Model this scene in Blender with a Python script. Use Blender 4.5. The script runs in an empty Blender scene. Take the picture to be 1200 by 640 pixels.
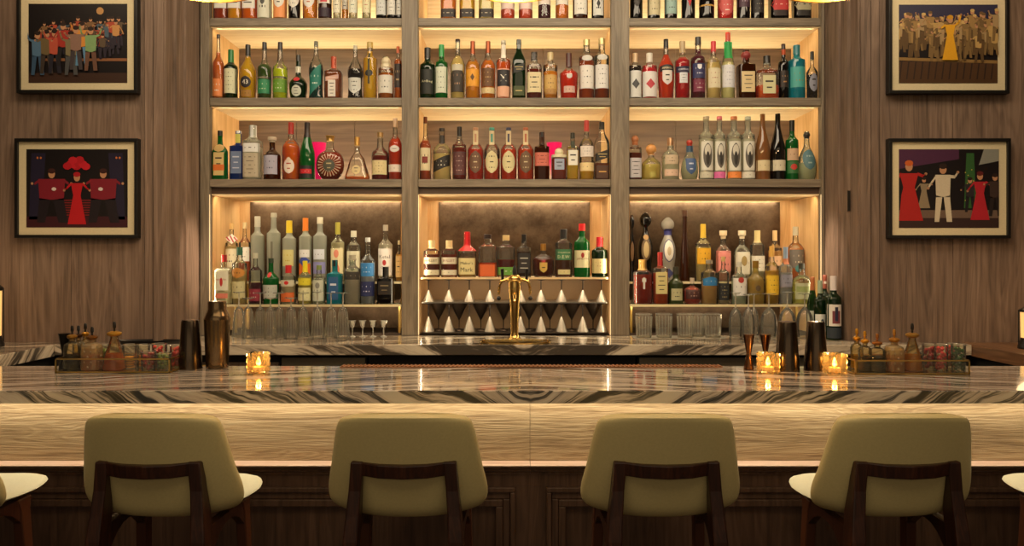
import bpy, math, random
from mathutils import Vector
random.seed(7)
C = bpy.context.scene.collection
SC = bpy.context.scene
PI = math.pi

# ------------------------------------------------------------------ camera, world, exposure, large lights
F, HX, HY, ZC = 880.0, 600.0, 300.0, 1.474      # focal length and horizon in pixels of the 1200x640 frame
cam = bpy.data.cameras.new('camera')
cam.sensor_width = 36.0
cam.lens = F / 1200 * 36.0
cam.shift_y = (HY - 320) / 1200
camo = bpy.data.objects.new('camera', cam)
camo.location = (0, 0, ZC)
camo.rotation_euler = (PI / 2, 0, 0)
C.objects.link(camo)
SC.camera = camo
SC.view_settings.view_transform = 'Standard'
SC.view_settings.look = 'None'
SC.view_settings.gamma = 1
SC.view_settings.use_curve_mapping = False
SC.view_settings.exposure = 0.08
SC.cycles.transparent_max_bounces = 32
SC.cycles.max_bounces = 8
SC.cycles.sample_clamp_indirect = 4
w = bpy.data.worlds.new('world')
w.use_nodes = True
w.node_tree.nodes['Background'].inputs[0].default_value = (1.0, 0.78, 0.55, 1)
w.node_tree.nodes['Background'].inputs[1].default_value = 0.10
SC.world = w

def area(name, loc, rot, sx, sy, power, col=(1, .72, .42), spread=PI):
    l = bpy.data.lights.new(name, 'AREA')
    l.shape = 'RECTANGLE'
    l.size, l.size_y, l.energy, l.color = sx, sy, power, col
    l.spread = spread
    o = bpy.data.objects.new(name, l)
    o.location, o.rotation_euler = loc, rot
    C.objects.link(o)
    return o

def spot(name, loc, target, power, angle, col=(1, .75, .5), r=.04, blend=.8):
    l = bpy.data.lights.new(name, 'SPOT')
    l.energy, l.color, l.spot_size, l.spot_blend, l.shadow_soft_size = power, col, angle, blend, r
    o = bpy.data.objects.new(name, l)
    o.location = loc
    d = Vector(target) - Vector(loc)
    o.rotation_euler = d.to_track_quat('-Z', 'Y').to_euler()
    C.objects.link(o)
    return o

def point(name, loc, power, col=(1, .6, .3), r=.01):
    l = bpy.data.lights.new(name, 'POINT')
    l.energy, l.color, l.shadow_soft_size = power, col, r
    o = bpy.data.objects.new(name, l)
    o.location = loc
    C.objects.link(o)
    return o

# room light from behind the camera and overhead, plus added unseen fill spots
area('ceiling_wash', (0, 0.2, 3.25), (0, 0, 0), 4.0, 1.6, 30, (1, .80, .50))
area('room_fill', (0, -1.6, 1.9), (math.radians(84), 0, 0), 4.5, 1.6, 9, (1, .80, .52))
area('aisle_wash', (0, 2.6, 3.2), (math.radians(48), 0, 0), 3.2, .4, 44, (1, .82, .58))
for sx in (-1, 1):
    area('picture_wash', (sx * 2.12, 2.95, 3.22), (math.radians(28), 0, 0), .7, .15, 4.2, (1, .72, .46))
    spot('wall_fill_spot', (sx * 2.0, 2.9, 1.9), (sx * 2.15, 3.68, .9), 7.5, 1.9, (1, .66, .40), .4, 1)  # unseen spot added in place of the lanterns' light on the wall
    spot('casing_fill_spot', (sx * .62, 3.62, 3.3), (sx * 1.664, 3.91, 1.45), 480, .13, (1, .76, .54), .03, .9)  # unseen spot added to brighten the casing return
    spot('tray_fill_spot', (sx * 1.40, 2.35, 3.25), (sx * 1.37, 2.64, 1.09), 34, .34, (1, .80, .56), .04, 1)  # unseen spot added to brighten the tray contents and bar top

# shelf lighting: slim strips under every shelf lip and behind the bottles
BAYS = [(-1.609, -.586), (-.5, .527), (.623, 1.645)]
TIERS = [2.742, 2.317, 1.883]                  # top faces of the boards
for x0, x1 in BAYS:
    cx, wd = (x0 + x1) / 2, (x1 - x0)
    for zt in (2.742, 2.317):
        area('shelf_light', (cx, 4.035, zt - .046), (math.radians(62), 0, 0), wd - .04, .012, 1.4, (1, .86, .58))
    for zt in (2.742, 2.317, 1.883):
        area('back_light', (cx, 4.36, zt + .012), (math.radians(180), 0, 0), wd - .06, .03, 3.4, (1, .86, .57))
    area('niche_light', (cx, 4.37, 1.795), (math.radians(12), 0, 0), wd - .16, .012, 2.2, (1, .86, .62))
    area('niche_front_light', (cx, 4.055, 1.795), (math.radians(35), 0, 0), wd - .04, .012, 1.5, (1, .84, .58))
    area('niche_side_light', (x0 + .012, 4.03, 1.43), (0, math.radians(-90), 0), .7, .012, .8, (1, .84, .56))
    area('niche_side_light', (x1 - .012, 4.03, 1.43), (0, math.radians(90), 0), .7, .012, .8, (1, .84, .56))
area('bar_light', (0, 2.312, 1.028), (math.radians(4), 0, 0), 4.6, .015, 5.2, (1, .85, .62))

# ------------------------------------------------------------------ materials
def lin(h):
    h = h.lstrip('#')
    v = [int(h[i:i + 2], 16) / 255 for i in (0, 2, 4)]
    return tuple((c / 12.92 if c <= .04045 else ((c + .055) / 1.055) ** 2.4) for c in v) + (1,)

_M = {}
def newmat(name):
    m = bpy.data.materials.new(name)
    m.use_nodes = True
    nt = m.node_tree
    nt.nodes.clear()
    return m, nt, nt.nodes.new('ShaderNodeOutputMaterial')

def pm(h, rough=.5, metal=0.0, emit=0.0, coat=0.0, name=None):
    k = ('p', h, rough, metal, emit, coat)
    if k in _M: return _M[k]
    m, nt, out = newmat(name or 'paint_' + h.strip('#'))
    b = nt.nodes.new('ShaderNodeBsdfPrincipled')
    b.inputs['Base Color'].default_value = lin(h)
    b.inputs['Roughness'].default_value = rough
    b.inputs['Metallic'].default_value = metal
    b.inputs['Coat Weight'].default_value = coat
    if emit:
        b.inputs['Emission Color'].default_value = lin(h)
        b.inputs['Emission Strength'].default_value = emit
    # faint mottling so that nothing reads as a flat fill
    n = nt.nodes.new('ShaderNodeTexNoise'); n.inputs['Scale'].default_value = 60
    mx = nt.nodes.new('ShaderNodeMixRGB'); mx.blend_type = 'MULTIPLY'; mx.inputs[0].default_value = .18
    mx.inputs[1].default_value = lin(h)
    nt.links.new(n.outputs['Fac'], mx.inputs[2]); nt.links.new(mx.outputs[0], b.inputs['Base Color'])
    nt.links.new(b.outputs[0], out.inputs[0])
    _M[k] = m
    return m

def glass(h='f4f6f0', dens=.05, rough=.03):
    k = ('g', h, dens, rough)
    if k in _M: return _M[k]
    m, nt, out = newmat('glass_' + h)
    t = nt.nodes.new('ShaderNodeBsdfTransparent'); t.inputs[0].default_value = lin(h)
    d = nt.nodes.new('ShaderNodeBsdfDiffuse'); d.inputs[0].default_value = lin(h)
    tr = nt.nodes.new('ShaderNodeBsdfTranslucent'); tr.inputs[0].default_value = lin(h)
    dd = nt.nodes.new('ShaderNodeMixShader'); dd.inputs[0].default_value = .5
    nt.links.new(d.outputs[0], dd.inputs[1]); nt.links.new(tr.outputs[0], dd.inputs[2])
    lw = nt.nodes.new('ShaderNodeLayerWeight'); lw.inputs[0].default_value = .35
    mr = nt.nodes.new('ShaderNodeMapRange'); mr.inputs[3].default_value = dens; mr.inputs[4].default_value = min(1, dens + .12)
    nt.links.new(lw.outputs['Facing'], mr.inputs[0])
    mx = nt.nodes.new('ShaderNodeMixShader')
    nt.links.new(mr.outputs[0], mx.inputs[0])
    nt.links.new(t.outputs[0], mx.inputs[1]); nt.links.new(dd.outputs[0], mx.inputs[2])
    g = nt.nodes.new('ShaderNodeBsdfGlossy'); g.inputs['Roughness'].default_value = rough
    fr = nt.nodes.new('ShaderNodeFresnel'); fr.inputs[0].default_value = 1.5
    m2 = nt.nodes.new('ShaderNodeMixShader')
    nt.links.new(fr.outputs[0], m2.inputs[0]); nt.links.new(mx.outputs[0], m2.inputs[1]); nt.links.new(g.outputs[0], m2.inputs[2])
    nt.links.new(m2.outputs[0], out.inputs[0])
    _M[k] = m
    return m

def liquid(h, dens=.55):
    c_ = [int(h[i:i + 2], 16) for i in (0, 2, 4)]
    mx_, mn_ = max(c_), min(c_)
    f_ = min(1.25, 240 / max(mx_, 1))
    if c_[0] > c_[1] > c_[2] and c_[1] > .28 * c_[0] and c_[2] < .5 * c_[0]: c_[1] = max(c_[1], min(c_[1] * 1.14, c_[0] * .86))
    h = ''.join('%02x' % int(max(0, min(255, (mx_ - (mx_ - v) * 1.04) * f_))) for v in c_)
    k = ('l', h, dens)
    if k in _M: return _M[k]
    m, nt, out = newmat('liquid_' + h)
    t = nt.nodes.new('ShaderNodeBsdfTransparent'); t.inputs[0].default_value = lin(h)
    d = nt.nodes.new('ShaderNodeBsdfDiffuse'); d.inputs[0].default_value = lin(h)
    tr = nt.nodes.new('ShaderNodeBsdfTranslucent'); tr.inputs[0].default_value = lin(h)
    dd = nt.nodes.new('ShaderNodeMixShader'); dd.inputs[0].default_value = .45
    nt.links.new(d.outputs[0], dd.inputs[1]); nt.links.new(tr.outputs[0], dd.inputs[2])
    mx = nt.nodes.new('ShaderNodeMixShader'); mx.inputs[0].default_value = dens
    nt.links.new(t.outputs[0], mx.inputs[1]); nt.links.new(dd.outputs[0], mx.inputs[2])
    nt.links.new(mx.outputs[0], out.inputs[0])
    _M[k] = m
    return m

def wood(name, cols, axis='z', scale=1.0, rough=.5, seam=None, knots=.0, bump=.15):
    """Grain runs along AXIS; SEAM = board width across the grain (x) or None."""
    m, nt, out = newmat(name)
    L = nt.links.new
    tc = nt.nodes.new('ShaderNodeTexCoord')
    mp = nt.nodes.new('ShaderNodeMapping')
    s = {'x': (1.2, 30, 30), 'y': (30, 1.2, 30), 'z': (30, 30, 1.2)}[axis]
    mp.inputs['Scale'].default_value = [a * scale for a in s]
    L(tc.outputs['Object'], mp.inputs[0])
    n = nt.nodes.new('ShaderNodeTexNoise'); n.inputs['Scale'].default_value = 1.6
    n.inputs['Detail'].default_value = 8; n.inputs['Roughness'].default_value = .65; n.inputs['Distortion'].default_value = .6
    L(mp.outputs[0], n.inputs[0])
    # broad cathedral figure
    mp2 = nt.nodes.new('ShaderNodeMapping')
    s2 = {'x': (.5, 6, 6), 'y': (6, .5, 6), 'z': (6, 6, .5)}[axis]
    mp2.inputs['Scale'].default_value = [a * scale for a in s2]
    L(tc.outputs['Object'], mp2.inputs[0])
    n2 = nt.nodes.new('ShaderNodeTexNoise'); n2.inputs['Scale'].default_value = 1.3; n2.inputs['Detail'].default_value = 3
    n2.inputs['Distortion'].default_value = 1.5
    L(mp2.outputs[0], n2.inputs[0])
    wv = nt.nodes.new('ShaderNodeMath'); wv.operation = 'MULTIPLY'; wv.inputs[1].default_value = 60
    L(n2.outputs['Fac'], wv.inputs[0])
    sn = nt.nodes.new('ShaderNodeMath'); sn.operation = 'SINE'; L(wv.outputs[0], sn.inputs[0])
    ma = nt.nodes.new('ShaderNodeMath'); ma.operation = 'MULTIPLY_ADD'; ma.inputs[1].default_value = .07
    L(sn.outputs[0], ma.inputs[0]); L(n.outputs['Fac'], ma.inputs[2])
    add = nt.nodes.new('ShaderNodeMath'); add.operation = 'MULTIPLY_ADD'; add.inputs[1].default_value = .35
    L(n2.outputs['Fac'], add.inputs[0]); L(ma.outputs[0], add.inputs[2])
    r = nt.nodes.new('ShaderNodeValToRGB')
    e = r.color_ramp.elements
    e[0].position, e[0].color = .42, lin(cols[0])
    e[1].position, e[1].color = .92, lin(cols[2])
    x = e.new(.66); x.color = lin(cols[1])
    L(add.outputs[0], r.inputs[0])
    col = r.outputs[0]
    if seam:
        sx = nt.nodes.new('ShaderNodeSeparateXYZ'); L(tc.outputs['Object'], sx.inputs[0])
        q = nt.nodes.new('ShaderNodeMath'); q.operation = 'DIVIDE'; q.inputs[1].default_value = seam; L(sx.outputs[0], q.inputs[0])
        fl = nt.nodes.new('ShaderNodeMath'); fl.operation = 'FLOOR'; L(q.outputs[0], fl.inputs[0])
        wn = nt.nodes.new('ShaderNodeTexWhiteNoise'); wn.noise_dimensions = '1D'; L(fl.outputs[0], wn.inputs['W'])
        mr = nt.nodes.new('ShaderNodeMapRange'); mr.inputs[3].default_value = .82; mr.inputs[4].default_value = 1.12
        L(wn.outputs['Value'], mr.inputs[0])
        mm = nt.nodes.new('ShaderNodeMixRGB'); mm.blend_type = 'MULTIPLY'; mm.inputs[0].default_value = 1
        L(col, mm.inputs[1]); L(mr.outputs[0], mm.inputs[2])
        col = mm.outputs[0]
    b = nt.nodes.new('ShaderNodeBsdfPrincipled')
    b.inputs['Roughness'].default_value = rough
    L(col, b.inputs['Base Color'])
    bp = nt.nodes.new('ShaderNodeBump'); bp.inputs['Strength'].default_value = bump; bp.inputs['Distance'].default_value = .004
    L(add.outputs[0], bp.inputs['Height']); L(bp.outputs[0], b.inputs['Normal'])
    L(b.outputs[0], out.inputs[0])
    return m

def marble(name, cols, centre=.056, freq=16, rough=.08, a=.33, b=1.0, c=1.5):
    """Book-matched veining: the field mirrors about x = CENTRE."""
    m, nt, out = newmat(name)
    L = nt.links.new
    tc = nt.nodes.new('ShaderNodeTexCoord')
    sx = nt.nodes.new('ShaderNodeSeparateXYZ'); L(tc.outputs['Object'], sx.inputs[0])
    def M(op, p, q):
        n = nt.nodes.new('ShaderNodeMath'); n.operation = op
        for i, v in enumerate((p, q)):
            if v is None: continue
            if isinstance(v, (int, float)): n.inputs[i].default_value = v
            else: L(v, n.inputs[i])
        return n.outputs[0]
    ax = M('ABSOLUTE', M('SUBTRACT', sx.outputs[0], centre), None)
    wn = nt.nodes.new('ShaderNodeTexNoise'); wn.inputs['Scale'].default_value = 2.2; wn.inputs['Detail'].default_value = 4
    cb0 = nt.nodes.new('ShaderNodeCombineXYZ'); L(ax, cb0.inputs[0]); L(sx.outputs[1], cb0.inputs[1]); L(sx.outputs[2], cb0.inputs[2])
    L(cb0.outputs[0], wn.inputs[0])
    f = M('ADD', M('ADD', M('MULTIPLY', ax, a), M('MULTIPLY', sx.outputs[2], b)), M('MULTIPLY', sx.outputs[1], c))
    f = M('ADD', f, M('MULTIPLY', wn.outputs['Fac'], .22))
    cb = nt.nodes.new('ShaderNodeCombineXYZ')
    L(M('MULTIPLY', f, freq), cb.inputs[0]); L(M('MULTIPLY', ax, 1.6), cb.inputs[1]); L(M('MULTIPLY', sx.outputs[1], 2), cb.inputs[2])
    n = nt.nodes.new('ShaderNodeTexNoise'); n.inputs['Scale'].default_value = 1; n.inputs['Detail'].default_value = 5
    n.inputs['Roughness'].default_value = .7
    L(cb.outputs[0], n.inputs[0])
    r = nt.nodes.new('ShaderNodeValToRGB'); e = r.color_ramp.elements
    e[0].position, e[0].color = .43, lin(cols[0])
    e[1].position, e[1].color = .60, lin(cols[3])
    x = e.new(.48); x.color = lin(cols[1])
    x = e.new(.52); x.color = lin(cols[2])
    L(n.outputs['Fac'], r.inputs[0])
    bs = nt.nodes.new('ShaderNodeBsdfPrincipled'); bs.inputs['Roughness'].default_value = rough
    bs.inputs['Coat Weight'].default_value = .6; bs.inputs['Coat Roughness'].default_value = .03
    L(r.outputs[0], bs.inputs['Base Color']); L(bs.outputs[0], out.inputs[0])
    return m

M_WALL = wood('wall_oak', ('574638', '786252', '917966'), 'z', .9, .6, seam=.41)
M_STILE = wood('grey_oak', ('5c5142', '776a58', '8d806c'), 'z', 1.2, .5)
M_SHELF = wood('grey_oak_shelf', ('5c5142', '776a58', '8d806c'), 'x', 1.2, .5)
M_LIGHT = wood('light_oak', ('d2b284', 'e2c79a', 'ead3aa'), 'x', .8, .5, bump=.05)
M_LIGHTV = wood('light_oak_side', ('c89a5e', 'dbb078', 'e4bd88'), 'z', .8, .5, bump=.05)
M_BACK = wood('bronze_oak_back', ('54443a', '6f5b4c', '836d5c'), 'x', .5, .35, bump=.05)
M_PANEL = wood('bar_front_oak', ('483428', '614737', '745746'), 'z', 1.1, .4, seam=.9)
M_FASCIA = wood('bar_fascia_oak', ('7d6648', 'a68e6a', 'bba682'), 'x', 2.2, .6, bump=.9)
M_LEDGE_LIT = wood('ledge_oak_lit', ('c8a48e', 'd8b8a2', 'e8ccb8'), 'x', 1.0, .4)  # pale pinkish colour holds the light falling on the ledge top
M_WALNUT = wood('walnut', ('24120a', '361b10', '4a2818'), 'z', 2, .35, bump=.05)
M_MARBLE = marble('veined_marble', ('3f3c38', '7c746a', 'cfbdad', 'dccfc0'), rough=.12, freq=30, a=.45, b=-1.0, c=2.0)
M_MARBLE2 = marble('veined_marble_back', ('4d463e', '85796a', 'c3b39c', 'd8cab2'), freq=15, rough=.2, b=-1.0, c=1.0)
BRASS = pm('d8b468', .3, 1.0, name='brass')
GOLD = pm('f0c878', .22, 1.0, name='polished_gold')
STEEL = pm('9a958c', .35, .9, name='steel')
PEWTER = pm('a39a8c', .4, .7, name='pewter')
GUN = pm('5c4e40', .2, .95, name='gunmetal')
BLACK = pm('15120f', .4, name='black')
CREAM = pm('d6c48c', .5, name='cream_leather')

# antique mirror
m_, nt_, out_ = newmat('antique_mirror')
b_ = nt_.nodes.new('ShaderNodeBsdfPrincipled'); b_.inputs['Metallic'].default_value = .85
tc_ = nt_.nodes.new('ShaderNodeTexCoord')
n_ = nt_.nodes.new('ShaderNodeTexNoise'); n_.inputs['Scale'].default_value = 9; n_.inputs['Detail'].default_value = 9; n_.inputs['Roughness'].default_value = .75
nt_.links.new(tc_.outputs['Object'], n_.inputs[0])
r_ = nt_.nodes.new('ShaderNodeValToRGB'); r_.color_ramp.elements[0].position = .35; r_.color_ramp.elements[0].color = lin('483626')
r_.color_ramp.elements[1].position = .7; r_.color_ramp.elements[1].color = lin('6e5a46')
nt_.links.new(n_.outputs['Fac'], r_.inputs[0]); nt_.links.new(r_.outputs[0], b_.inputs['Base Color'])
mr_ = nt_.nodes.new('ShaderNodeMapRange'); mr_.inputs[3].default_value = .22; mr_.inputs[4].default_value = .5
nt_.links.new(n_.outputs['Fac'], mr_.inputs[0]); nt_.links.new(mr_.outputs[0], b_.inputs['Roughness'])
nt_.links.new(b_.outputs[0], out_.inputs[0])
MIRROR = m_

# ------------------------------------------------------------------ mesh helpers
def X(px, Y): return (px - HX) * Y / F
def Z(py, Y): return ZC - (py - HY) * Y / F

def catmull(pts, k=3):
    out = []
    n = len(pts)
    for i in range(n - 1):
        p0, p1, p2, p3 = pts[max(i - 1, 0)], pts[i], pts[i + 1], pts[min(i + 2, n - 1)]
        for j in range(k):
            t = j / k
            q = []
            for a in range(2):
                v = .5 * (2 * p1[a] + (p2[a] - p0[a]) * t + (2 * p0[a] - 5 * p1[a] + 4 * p2[a] - p3[a]) * t * t + (3 * p1[a] - p0[a] - 3 * p2[a] + p3[a]) * t ** 3)
                lo, hi = min(p1[a], p2[a]), max(p1[a], p2[a])
                q.append(min(max(v, lo), hi))
            out.append(tuple(q))
    out.append(pts[-1])
    return out

class MB:
    def __init__(s): s.v, s.f, s.mi, s.m = [], [], [], 0
    def box(s, x0, x1, y0, y1, z0, z1):
        b = len(s.v)
        s.v += [(x, y, z) for z in (z0, z1) for y in (y0, y1) for x in (x0, x1)]
        for q in ((0, 2, 3, 1), (4, 5, 7, 6), (0, 1, 5, 4), (2, 6, 7, 3), (0, 4, 6, 2), (1, 3, 7, 5)):
            s.f.append([b + i for i in q]); s.mi.append(s.m)
        return s
    def loft(s, rings, cap0=True, cap1=True, closed=True):
        b = len(s.v); n = len(rings[0])
        for r in rings: s.v += [tuple(p) for p in r]
        for i in range(len(rings) - 1):
            for j in range(n if closed else n - 1):
                k = (j + 1) % n
                s.f.append([b + i * n + j, b + i * n + k, b + (i + 1) * n + k, b + (i + 1) * n + j]); s.mi.append(s.m)
        if cap0: s.f.append([b + j for j in range(n)][::-1]); s.mi.append(s.m)
        if cap1: s.f.append([b + (len(rings) - 1) * n + j for j in range(n)]); s.mi.append(s.m)
        return s
    def lathe(s, prof, c=(0, 0, 0), seg=20, n=2.0, dr=1.0, cap0=True, cap1=True):
        rings = []
        for r, z in prof:
            ring = []
            for j in range(seg):
                t = 2 * PI * (j + .5) / seg
                ct, st = math.cos(t), math.sin(t)
                k = (abs(ct) ** n + abs(st) ** n) ** (-1 / n)
                ring.append((c[0] + r * k * ct, c[1] + r * k * st * dr, c[2] + z))
            rings.append(ring)
        return s.loft(rings, cap0, cap1)
    def tube(s, pts, rad, seg=8, flat=None):
        """rad: number or list; flat=(fx, fy) squashes the section."""
        P = [Vector(p) for p in pts]
        if not isinstance(rad, (list, tuple)): rad = [rad] * len(P)
        rings = []
        up0 = Vector((0, 0, 1))
        for i, p in enumerate(P):
            t = (P[min(i + 1, len(P) - 1)] - P[max(i - 1, 0)]).normalized()
            a = t.cross(up0 if abs(t.z) < .9 else Vector((0, 1, 0))).normalized()
            b = a.cross(t).normalized()
            rings.append([tuple(p + a * (rad[i] * math.cos(2 * PI * j / seg)) + b * (rad[i] * math.sin(2 * PI * j / seg))) for j in range(seg)])
        return s.loft(rings)
    def bar(s, p0, p1, w0, w1):
        """square bar from p0 to p1; w0, w1 = (width x, depth y) at the ends"""
        rings = []
        for p, q in ((p0, w0), (p1, w1)):
            rings.append([(p[0] + a * q[0] / 2, p[1] + b * q[1] / 2, p[2]) for a, b in ((-1, -1), (1, -1), (1, 1), (-1, 1))])
        return s.loft(rings)
    def prism(s, poly, y0, y1):
        """poly in (x, z), extruded along y"""
        return s.loft([[(x, y0, z) for x, z in poly], [(x, y1, z) for x, z in poly]])
    def plan(s, poly, z0, z1):
        return s.loft([[(x, y, z0) for x, y in poly], [(x, y, z1) for x, y in poly]])
    def ball(s, c, r, seg=10, rz=None, ry=None):
        rz = rz or r; ry = ry or r
        rings = []
        k = max(4, seg // 2)
        for i in range(k + 1):
            a = -PI / 2 + PI * i / k
            rr = max(math.cos(a), .02)
            rings.append([(c[0] + r * rr * math.cos(2 * PI * j / seg), c[1] + ry * rr * math.sin(2 * PI * j / seg), c[2] + rz * math.sin(a)) for j in range(seg)])
        return s.loft(rings)
    def build(s, name, mats, parent=None, smooth=None, bevel=None, loc=None, **props):
        me = bpy.data.meshes.new(name)
        me.from_pydata(s.v, [], s.f)
        if not isinstance(mats, (list, tuple)): mats = [mats]
        for m in mats: me.materials.append(m)
        me.polygons.foreach_set('material_index', s.mi)
        import bmesh
        bm = bmesh.new(); bm.from_mesh(me); bmesh.ops.recalc_face_normals(bm, faces=bm.faces); bm.to_mesh(me); bm.free()
        if smooth:
            me.polygons.foreach_set('use_smooth', [True] * len(me.polygons))
            me.set_sharp_from_angle(angle=math.radians(smooth))
        me.update()
        o = bpy.data.objects.new(name, me)
        C.objects.link(o)
        if parent: o.parent = parent
        if loc: o.location = loc
        if bevel:
            bv = o.modifiers.new('bevel', 'BEVEL'); bv.width = bevel; bv.segments = 2; bv.limit_method = 'ANGLE'
        for k, v in props.items(): o[k] = v
        return o

def thing(name, label, cat, loc=(0, 0, 0), group=None, rz=0):
    o = bpy.data.objects.new(name, None)
    o.empty_display_size = .05
    o.location = loc; o.rotation_euler = (0, 0, rz)
    C.objects.link(o)
    o['label'], o['category'] = label, cat
    if group: o['group'] = group
    return o

def tag(o, label, cat, group=None):
    o['label'], o['category'] = label, cat
    if group: o['group'] = group
    return o

_T = {}
def textshape(s):
    """triangulated outline of a word, centred, width 1"""
    if s in _T: return _T[s]
    cu = bpy.data.curves.new('t', 'FONT'); cu.body = s; cu.align_x = 'CENTER'; cu.align_y = 'CENTER'; cu.resolution_u = 1
    o = bpy.data.objects.new('t', cu); C.objects.link(o)
    dg = bpy.context.evaluated_depsgraph_get()
    me = o.evaluated_get(dg).to_mesh()
    vs = [(v.co.x, v.co.y) for v in me.vertices]; fs = [list(p.vertices) for p in me.polygons]
    o.evaluated_get(dg).to_mesh_clear()
    bpy.data.objects.remove(o); bpy.data.curves.remove(cu)
    xs = [a for a, _ in vs]; ys = [b for _, b in vs]
    W = max(xs) - min(xs); cx = (max(xs) + min(xs)) / 2; cy = (max(ys) + min(ys)) / 2
    vs = [((a - cx) / W, (b - cy) / W) for a, b in vs]
    _T[s] = (vs, fs, (max(ys) - min(ys)) / W)
    return _T[s]
# ------------------------------------------------------------------ the room
YW = 3.68                                   # plane of the panelled walls beside the shelves
ZB = 1.07                                   # bar top
ZK = 1.051                                  # back counter top
def struct(name, mb, mat, **k):
    return mb.build(name, mat, kind='structure', **k)
struct('floor', MB().box(-4.2, 4.2, -2.2, 4.6, -.05, 0), wood('floor_oak', ('2c2018', '3d2c20', '4c3828'), 'y', .8, .4))
struct('ceiling', MB().box(-4.2, 4.2, -.9, 4.6, 3.35, 3.4), pm('6b5f50', .9, name='ceiling_paint'))
for s, nm in ((-1, 'left'), (1, 'right')):
    mb = MB()
    def bx(xa, xb, y0, y1, z0, z1):
        mb.box(min(s * xa, s * xb), max(s * xa, s * xb), y0, y1, z0, z1)
    # boards of the panelling, thin shadow gaps between them
    xs = [1.80, 2.16, 2.60, 3.02, 3.44, 3.86, 4.2]
    for a, b in zip(xs[:-1], xs[1:]): bx(a + .0012, b - .0012, YW, YW + .02, 0, 3.35)
    bx(1.70, 4.2, YW + .012, YW + .06, 0, 3.35)
    bx(1.703, 1.752, YW - .012, YW + .02, 0, 3.35)       # casing with two beads
    bx(1.757, 1.797, YW - .006, YW + .02, 0, 3.35)
    bx(1.693, 1.706, YW - .004, 3.99, 0, 3.35)
    bx(1.662, 1.695, 3.83, 3.99, 0, 3.35)
    bx(1.676, 1.699, 3.755, 3.84, 0, 3.35)
    struct('wall_' + nm, mb, M_WALL)
    struct('wall_side_' + nm, MB().box(min(s * 4.2, s * 4.25), max(s * 4.2, s * 4.25), -.9, 4.6, 0, 3.35), M_WALL)
struct('wall_back', MB().box(-4.2, 4.2, 4.52, 4.6, 0, 3.35), M_BACK)

# small dark wall plate on the right return
o = MB().box(1.676, 1.689, 3.748, 3.7545, 1.70, 1.80).build('wall_plate', BLACK)
tag(o, 'small dark switch plate on the casing right of the shelves', 'wall plate')

# ------------------------------------------------------------------ shelving
YF, YK = 4.0, 4.427
shv = thing('bar_shelving', 'tall three-bay oak shelving unit full of bottles behind the bar', 'shelving', (0, YF, ZK))
def sp(name, mb, mat, **k):
    o = mb.build(name, mat, **k)
    o.parent = shv; o.location = (0, -YF, -ZK)
    return o
ZT = 3.30
BB = [(-1.609, -.586), (-.5, .527), (.623, 1.645)]
for a, b in ((-1.657, -1.609), (-.586, -.5), (.527, .623), (1.645, 1.66)):
    mb = MB().box(a, b, YF - .012, YF + .03, ZK + .001, ZT)
    if abs(a) < .6: mb.box(a + .03, b - .03, YF + .03, YK, ZK + .001, ZT)
    sp('stile', mb, M_STILE, bevel=.002)
sp('stile', MB().box(-.5035, -.498, YF + .001, YF + .03, ZK + .001, 1.80), pm('d8c49a', .5))  # pale strip painted in as the bright lit edge of the bay
for x0, x1 in BB:
    for zt in (2.742, 2.317, 1.883):
        sp('shelf', MB().box(x0 + .0005, x1 - .0005, YF, YK, zt - .041, zt), [M_SHELF], bevel=.0015)
        if zt > 1.9:
            sp('soffit', MB().box(x0 + .001, x1 - .001, YF + .012, YK, zt - .047, zt - .0415), M_LIGHT)
    sp('lower_rail', MB().box(x0 + .001, x1 - .001, YF + .02, YF + .05, 1.806, 1.8415), pm('4a3626', .5))
    sp('soffit', MB().box(x0 + .001, x1 - .001, YF + .021, YK, 1.798, 1.8055), M_LIGHT)
    for xa, xb in ((x0, x0 + .003), (x1 - .003, x1)):
        sp('side_lining', MB().box(xa, xb, YF + .031, YK, ZK + .001, ZT), M_LIGHTV)
    sp('back_panel', MB().box(x0, x1, YK, YK + .02, 2.30, ZT), M_LIGHT)
    mb = MB()
    n = 3; wd = (x1 - x0) / n
    for i in range(n): mb.box(x0 + i * wd + .001, x0 + (i + 1) * wd - .001, YK - .008, YK - .0005, 1.884, 2.27)
    for i in range(n): mb.box(x0 + i * wd + .001, x0 + (i + 1) * wd - .001, YK - .008, YK - .0005, 2.318, 2.69)
    sp('back_panel', mb, M_BACK)
    sp('mirror_panel', MB().box(x0 + .07, x1 - .07, YK - .012, YK - .002, ZK + .002, 1.79), MIRROR)
    sp('back_panel', MB().box(x0, x1, YK, YK + .02, ZK, 1.80), M_LIGHTV)
# stepped glass shelves of the outer bays
GS = glass('dfe6d2', .22)
GE = pm('e8d9ae', .3)  # pale colour carries the glow of the glass edge
for x0, x1 in ((BB[0][0] + .07, BB[0][1] - .004), (BB[2][0] + .004, BB[2][1] - .06)):
    sp('glass_shelf', MB().box(x0, x1, YF + .012, YF + .135, 1.203, 1.215), GS)
    sp('glass_shelf_edge', MB().box(x0, x1, YF + .006, YF + .0115, 1.2025, 1.2155), GE)
    sp('glass_shelf', MB().box(x0, x1, YF + .165, YF + .40, 1.3205, 1.3325), GS)
    sp('glass_shelf_edge', MB().box(x0, x1, YF + .159, YF + .1645, 1.320, 1.333), GE)
    area('understep_fill', ((x0 + x1) / 2, YF + .03, 1.199), (math.radians(40), 0, 0), x1 - x0 - .04, .01, 1.3, (1, .82, .56))  # added light that brightens the glasses below the step
    for xx in (x0 + .02, x1 - .032):
        sp('shelf_post', MB().box(xx, xx + .012, YF + .30, YF + .312, ZK + .002, 1.3204), BRASS)
        sp('shelf_post', MB().box(xx, xx + .012, YF + .11, YF + .122, ZK + .002, 1.2025), BRASS)
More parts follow.
